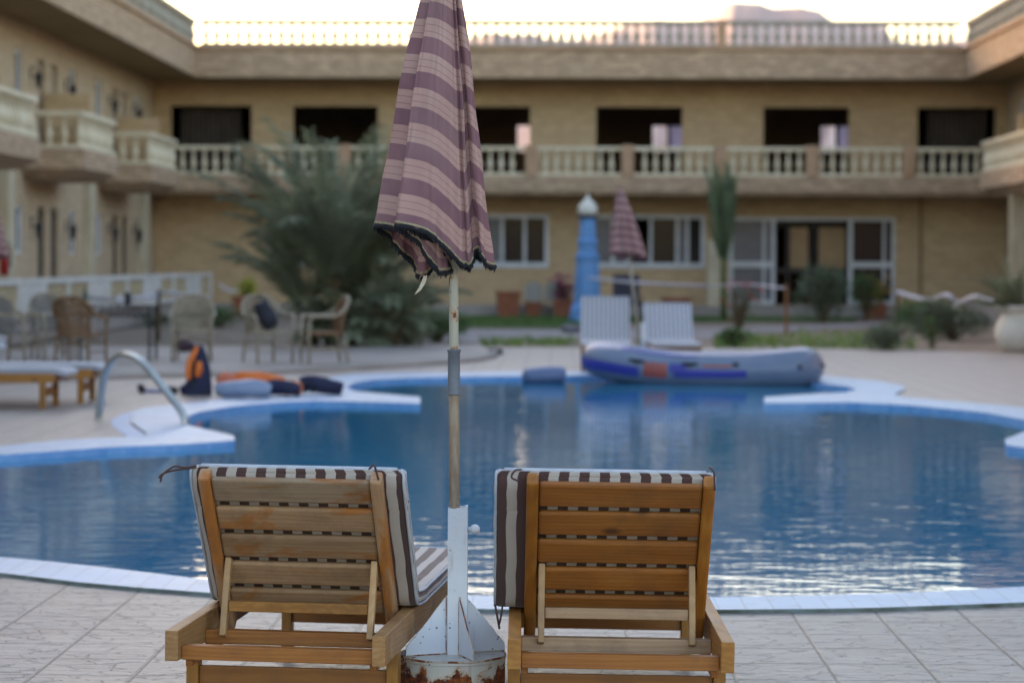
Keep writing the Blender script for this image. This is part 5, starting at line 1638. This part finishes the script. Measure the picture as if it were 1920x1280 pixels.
p1 = at(1356, 600)
sp = thing('slim_palm', 'slim young palm with tied upright fronds beside the glazed door', 'palm tree', (p1.x, 64.2, -0.03), 0)
mb = MB()
for k in range(70):
    az = pr.uniform(0, 2 * PI); b = Vector((.03, 0, pr.uniform(1.3, 2.3)))
    frond(mb, b, az, R(pr.uniform(72, 86)), pr.uniform(1.2, 2.0), R(pr.uniform(-14, 8)), .26, 36, .035, pr)
mb.build('crown', M['palmleaf2'], sp)
mb = MB(); mb.tube([(0.05, 0, 0), (.03, 0, .8), (.02, 0, 1.6), (.03, 0, 2.2)], [.09, .07, .06, .05], 8); mb.build('trunk', leafmat('green_stem', '5c6c40', '6e7a4c'), sp, smooth=True)

def bush(name, label, cat, loc, size, n, mat, leaf=.09, wid=.3, group=None, seed=1, stems=True, upright=0.3, flowers=None):
    o = thing(name, label, cat, loc, 0, group)
    r_ = random.Random(seed); mb = MB(); sx, sy, sz = size
    lobes = [(Vector((r_.uniform(-.55, .55) * sx, r_.uniform(-.55, .55) * sy, sz * r_.uniform(.3, .72))), r_.uniform(.3, .5)) for _ in range(9)]
    for k in range(n):
        c, rad = r_.choice(lobes)
        d = Vector((r_.gauss(0, 1), r_.gauss(0, 1), r_.gauss(0, 1))).normalized()
        q = c + Vector((d.x * sx, d.y * sy, d.z * sz * .8)) * rad * r_.uniform(.5, 1.05)
        if q.z < 0.02: q.z = r_.uniform(.02, .15)
        tdir = (d + Vector((r_.uniform(-.6, .6), r_.uniform(-.6, .6), r_.uniform(-.2, .8) + upright))).normalized()
        wv = tdir.orthogonal().normalized(); wv = (Matrix.Rotation(r_.uniform(0, 6.28), 3, tdir) @ wv) * leaf * wid * .5
        l_ = leaf * r_.uniform(.7, 1.3)
        b = len(mb.v); mb.v += [q, q + tdir * l_ * .5 + wv, q + tdir * l_, q + tdir * l_ * .5 - wv]; mb.face((b, b + 1, b + 2, b + 3))
    mb.build('foliage', mat, o)
    if stems:
        sb = MB()
        for c, rad in lobes:
            for j in range(3):
                e = c + Vector((r_.uniform(-.2, .2) * sx, r_.uniform(-.2, .2) * sy, r_.uniform(0, .2) * sz))
                sb.tube([(r_.uniform(-.1, .1) * sx, r_.uniform(-.1, .1) * sy, -.02), e * .5 + Vector((0, 0, .05)), e], .008 + .006 * sz, 5, cap=False)
        sb.build('stem', M['bark'], o)
    if flowers:
        fm, nf, fs = flowers
        for k in range(nf):
            c, rad = r_.choice(lobes); q = c + Vector((r_.uniform(-1, 1) * sx, r_.uniform(-1, .2) * sy, r_.uniform(-.6, 1) * sz)) * rad
            q.z = max(q.z, .08)
            fb = MB()
            for j in range(5):
                a = j * 1.2566 + k; dd = Vector((math.cos(a), math.sin(a), .6)).normalized(); wv = Vector((-math.sin(a), math.cos(a), 0)) * fs * .35
                b = len(fb.v); fb.v += [q, q + dd * fs * .6 + wv, q + dd * fs, q + dd * fs * .6 - wv]; fb.face((b, b + 1, b + 2, b + 3))
            fb.build('flower', fm, o)
    return o
def atd(px, py): q = at(px, py); return (q.x, q.y, -0.03)
GB = 'garden shrubs behind the pool'
bush('oleander', 'tall grey green shrub at the right foot of the big palm', 'shrub', atd(735, 655), (.6, .5, 1.35), 1100, M['palmleaf'], .26, .16, GB, 2)
bush('shrub', 'low dark green shrub right of the big palm behind the umbrella pole', 'shrub', atd(820, 640), (.9, .5, .62), 1500, M['greenleaf'], .1, .3, GB, 3)
bush('shrub', 'small olive shrub between the big palm and the lawn', 'shrub', atd(765, 648), (.5, .4, .5), 900, M['bushleaf'], .09, .3, GB, 4)
bush('shrub', 'dark oleander in front of the glazed door', 'shrub', (at(1530, 600).x * 1.0, 62.5, -0.03), (.75, .5, 1.45), 1900, M['bushleaf'], .14, .25, GB, 5)
bush('shrub', 'narrow dark shrub against the right side light of the glazed door', 'shrub', (wx(1618) * .94, 65, -0.03), (.42, .4, 1.35), 900, M['greenleaf'], .13, .25, GB, 6)
bush('shrub', 'rounded grey green shrub at the edge of the paving right of the dinghy', 'shrub', atd(1664, 656), (.5, .45, .5), 1700, M['bushleaf'], .09, .2, GB, 7)
bush('shrub', 'spreading dark shrub left of the white urn', 'shrub', atd(1790, 636), (.95, .6, .85), 2600, M['bushleaf'], .12, .22, GB, 8)
bush('shrub', 'dark shrub further back between the drainpipe and the urn', 'shrub', atd(1725, 622), (.7, .5, .7), 1400, M['greenleaf'], .12, .25, GB, 13)
bush('shrub', 'narrow green sapling beside the spreading dark shrub', 'shrub', atd(1748, 652), (.12, .12, .6), 160, M['greenleaf'], .1, .3, GB, 9)
bush('flowering_shrub', 'straggly bush with red flowers in front of the white pillar and door', 'flowering shrub', atd(1385, 622), (.5, .4, 1.2), 260, M['greenleaf'], .09, .3, None, 10, flowers=(M['flowerred'], 14, .10))
bush('shrub', 'pale green low bush in the bed behind the dinghy', 'shrub', atd(1382, 650), (.35, .3, .38), 700, M['weedleaf'] if 'weedleaf' in M else M['greenleaf'], .09, .25, GB, 12)
bush('flowering_shrub', 'magenta bougainvillea in a planter left of the blue tower', 'flowering shrub', (wx(1058) * .98, 66.9, .3), (.5, .3, .75), 260, M['bushleaf'], .09, .3, None, 11, flowers=(M['flowerpink'], 44, .15))
bush('flowering_shrub', 'yellow flowering plant with red pot by the right side of the glazed door', 'flowering shrub', (wx(1640) * .98, 67.2, .3), (.35, .3, .75), 160, M['greenleaf'], .1, .3, None, 14, flowers=(M['floweryellow'], 34, .14))
bush('shrub', 'yellow green potted plant against the wall left of the big palm', 'shrub', (wx(459) * .96, 66.5, .3), (.35, .3, .75), 420, M['yellowleaf'], .13, .3, GB, 15)
bush('shrub', 'low green hedge plant behind the wicker chairs', 'shrub', (wx(430) * .82, 55.5, -.02), (1.1, .5, .42), 1100, M['greenleaf'], .11, .3, GB, 16)
bush('shrub', 'low trailing green plant on the grey soil right of the black table', 'shrub', atd(290, 612), (.5, .4, .3), 350, M['bushleaf'], .1, .3, GB, 17)

def planter(px, Y, w_, h_, label):
    q = atY(px, 560, Y)
    o = thing('planter', label, 'planter', (q.x, Y, 0), 0, 'terracotta planters along the wall')
    mb = MB(); a, b = w_ * .44, w_ * .5
    vs_ = [(-a, -a * .7, 0), (a, -a * .7, 0), (a, a * .7, 0), (-a, a * .7, 0), (-b, -b * .7, h_), (b, -b * .7, h_), (b, b * .7, h_), (-b, b * .7, h_)]
    i = len(mb.v); mb.v += [Vector(v_) for v_ in vs_]
    for qd in ((0, 3, 2, 1), (4, 5, 6, 7), (0, 1, 5, 4), (1, 2, 6, 5), (2, 3, 7, 6), (3, 0, 4, 7)): mb.face([i + k for k in qd])
    mb.build('pot', M['terracotta'], o)
    mb = MB(); mb.box(-b - .03, b + .03, -b * .7 - .03, b * .7 + .03, h_ - .06, h_ + .03); mb.build('rim', M['terracotta'], o, bevel=.01)
planter(953, 66.8, .66, .66, 'large square terracotta planter standing alone under the left window')
planter(1000, 67.2, .42, .36, 'small terracotta planter left of the magenta flowers')
planter(1058, 66.9, .60, .42, 'terracotta planter holding the magenta bougainvillea')
planter(1268, 67.0, .75, .5, 'wide terracotta planter under the triple window near the white pillar')
planter(459, 66.5, .62, .5, 'terracotta planter holding the yellow green plant left of the big palm')
planter(1640, 67.2, .62, .36, 'terracotta planter holding the yellow flowers by the glazed door')
# plastic chairs by the wall
def pchair(px, label):
    q = atY(px, 560, 67.2); o = thing('plastic_chair', label, 'chair', (q.x, 67.3, 0.0), 0, 'pale plastic chairs against the wall')
    m_ = M['plastic']
    for sx in (-1, 1):
        for y in (-.2, .2): mb = MB(); mb.bar((sx * .24, y, 0), (sx * .2, y * .9, .42), .035, .035); mb.build('leg', m_, o)
    mb = MB(); mb.box(-.24, .24, -.22, .22, .42, .45); mb.build('seat', m_, o, bevel=.01)
    mb = MB(); mb.prism([(-.24, 0), (-.25, .3), (-.18, .46), (0, .5), (.18, .46), (.25, .3), (.24, 0)], 0, .025)
    for v_ in mb.v: v_.x, v_.y, v_.z = v_.x, .2 + v_.z + v_.y * .15, .45 + v_.y
    mb.build('backrest', m_, o)
M['plastic'] = plain('grey_plastic_chair', '8e8a80', '807c72', 0.5, 5)
pchair(1000, 'grey plastic chair between the large planter and the magenta flowers'); pchair(1038, 'grey plastic chair directly behind the magenta flowers')
M['darkseat'] = plain('dark_seat_cloth', '3c3c4c', '323240', 0.7, 6)
q = atY(1178, 560, 63); o = thing('garden_swing_seat', 'dark slate chair seen behind the small pink umbrella', 'chair', (q.x, 63, -.02), R(10))
mb = MB(); mb.box(-.35, .35, -.25, .25, .4, .5); mb.build('seat', M['darkseat'], o, bevel=.03)
mb = MB(); mb.box(-.35, .35, .2, .28, .5, 1.2); mb.build('backrest', M['darkseat'], o, bevel=.03)
for sx in (-1, 1):
    mb = MB(); mb.tube([(sx * .33, -.22, 0), (sx * .33, -.22, .62), (sx * .33, .24, .66), (sx * .33, .3, 0)], .02, 6); mb.build('leg', M['lampmetal'], o)

# urn with plant
q = at(1913, 660)
urn = thing('urn', 'big white urn on the paving at the right edge', 'urn', (q.x, q.y, 0), 0)
M['urnwhite'] = plain('white_urn_plaster', 'd2cfc6', 'bcb9b0', 0.7, 2, bump=0.15)
mb = MB(); mb.lathe([(.26, 0), (.3, .03), (.38, .14), (.43, .3), (.425, .42), (.36, .56), (.31, .64), (.33, .68), (.43, .72), (.45, .76), (.43, .79), (.34, .79), (.3, .7)], n=36); mb.build('urn_body', M['urnwhite'], urn, smooth=True, angle=60)
ag = thing('potted_plant', 'spiky grey green plant growing out of the white urn', 'plant', (q.x, q.y, .7), 0)
mb = MB()
for k in range(60):
    az = pr.uniform(0, 2 * PI); frond(mb, Vector((math.cos(az) * .1, math.sin(az) * .1, 0)), az, R(pr.uniform(15, 85)), pr.uniform(.6, 1.05), R(pr.uniform(15, 60)), .14, 20, .02, pr)
mb.build('leaves', M['palmleaf'], ag)

# blue tower lamp
q = at(1101, 601)
tw_ = thing('blue_tower', 'light blue ornamental tower with a white onion dome', 'tower', (q.x, q.y, -.02), R(20))
M['towerblue'] = plain('light_blue_paint', '6a9cd2', '5c8cc2', 0.6, 3, bump=0.2)
M['domewhite'] = plain('white_dome_paint', 'd8d6cc', 'c6c4ba', 0.6, 3)
mb = MB(); mb.lathe([(.52, 0), (.44, .35), (.36, .5), (.34, 1.0), (.30, 1.55), (.33, 1.58), (.33, 1.68), (.26, 1.72), (.25, 1.95), (.28, 1.98), (.28, 2.04), (.23, 2.1), (.2, 2.6), (.25, 2.64)], n=8); mb.build('shaft', M['towerblue'], tw_)
mb = MB(); mb.lathe([(.27, 2.64), (.27, 2.70)], n=8); mb.build('collar', M['lampmetal'], tw_)
mb = MB(); mb.lathe([(.22, 2.70), (.255, 2.78), (.25, 2.88), (.19, 3.0), (.08, 3.1), (.02, 3.2), (.005, 3.26)], n=20); mb.build('dome', M['domewhite'], tw_, smooth=True)
mb = MB(); mb.tube([(-.42, -.1, 0), (-.4, -.1, .3), (-.3, -.1, .42)], [.1, .09, .08], 8); mb.build('foot', M['towerblue'], tw_, smooth=True)
q = at(1075, 622)
st = thing('rock', 'small heap of grey rocks at the foot of the blue tower', 'rocks', (q.x, q.y, -.02), 0)
mb = MB()
for k in range(5): mb.sphere((rnd.uniform(-.3, .3), rnd.uniform(-.2, .2), .08), rnd.uniform(.1, .17), 10, 7, sz=.7)
for v_ in mb.v: v_ += noise.noise_vector(v_ * 7) * .03
mb.build('stones', plain('grey_rock', '76747a', '64626a', .9, 4), st)

# ropes and stakes
M['rope'] = plain('white_rope', 'cfcfda', 'b8b8c6', 0.8, 20, bump=0.3)
M['stake'] = plain('orange_wood_stake', '8c6040', '7a5232', 0.8, 5)
def rope(pts, label, r_=.02):
    P = catmull_open([Vector(p_) for p_ in pts], 6)
    o0 = P[0].copy()
    mb = MB(); mb.tube([p_ - o0 for p_ in P], r_, 6); o = mb.build('rope', M['rope'], smooth=True); o.location = o0
    tag(o, label, 'rope', 'white ropes strung round the garden')
def stake(px, py, h_, label, m_=None, r_=.035):
    q = at(px, py); o = thing('stake', label, 'stake', (q.x, q.y, -.03), 0, 'stakes holding the ropes')
    mb = MB(); mb.lathe([(r_, 0), (r_ * .9, h_), (r_ * .4, h_ + .04)], n=8); mb.build('post', m_ or M['stake'], o)
    return Vector((q.x, q.y, h_ - .08))
s1 = stake(1474, 630, 1.05, 'orange wooden stake standing behind the right end of the dinghy')
s2 = stake(298, 636, .95, 'thin wooden stake right of the black table', M['bark'])
s3 = stake(1796, 632, .75, 'white painted stake left of the urn', M['fencewhite'], .1)
s4 = stake(1682, 612, .9, 'dark stake at the right of the glazed door', M['bark'])
T = lambda px, py, Y: atY(px, py, Y)
rope([T(1105, 521, 58), T(1160, 527, 56), T(1215, 531, 55), T(1330, 536, 57)], 'white rope stretched behind the small pink umbrella', .03)
rope([T(1336, 536, 57), T(1400, 533, 54), s1], 'white rope running from the white pillar to the orange stake', .02)
rope([s4, T(1710, 556, 55), T(1745, 562, 53), T(1775, 553, 50), s3], 'thick white rope sagging between the dark stake and the white stake', .045)
rope([s3 + Vector((0.02, 0, 0)), T(1830, 556, 47), T(1868, 568, 44.5)], 'white rope running from the white stake down to the urn', .045)
rope([s2, T(318, 548, 46), T(342, 553, 48), T(365, 551, 51)], 'white rope tied to the thin stake right of the black table', .03)
rope([T(412, 532, 60), T(425, 543, 60), T(445, 546, 60)], 'short white rope near the yellow green plant', .03)
rope([T(152, 556, 47), T(190, 560, 46), T(222, 561, 45), s2 + Vector((-.02, 0, -.05))], 'white rope passing behind the black table', .04)
q = at(929, 664)
o = thing('drain_cover', 'small dark drain cover at the rounded corner of the patio curb', 'drain cover', (q.x, q.y, .0), 0)
mb = MB(); mb.box(-.12, .12, -.1, .1, 0.001, .09); mb.build('cover', M['lampmetal'], o, bevel=.01)
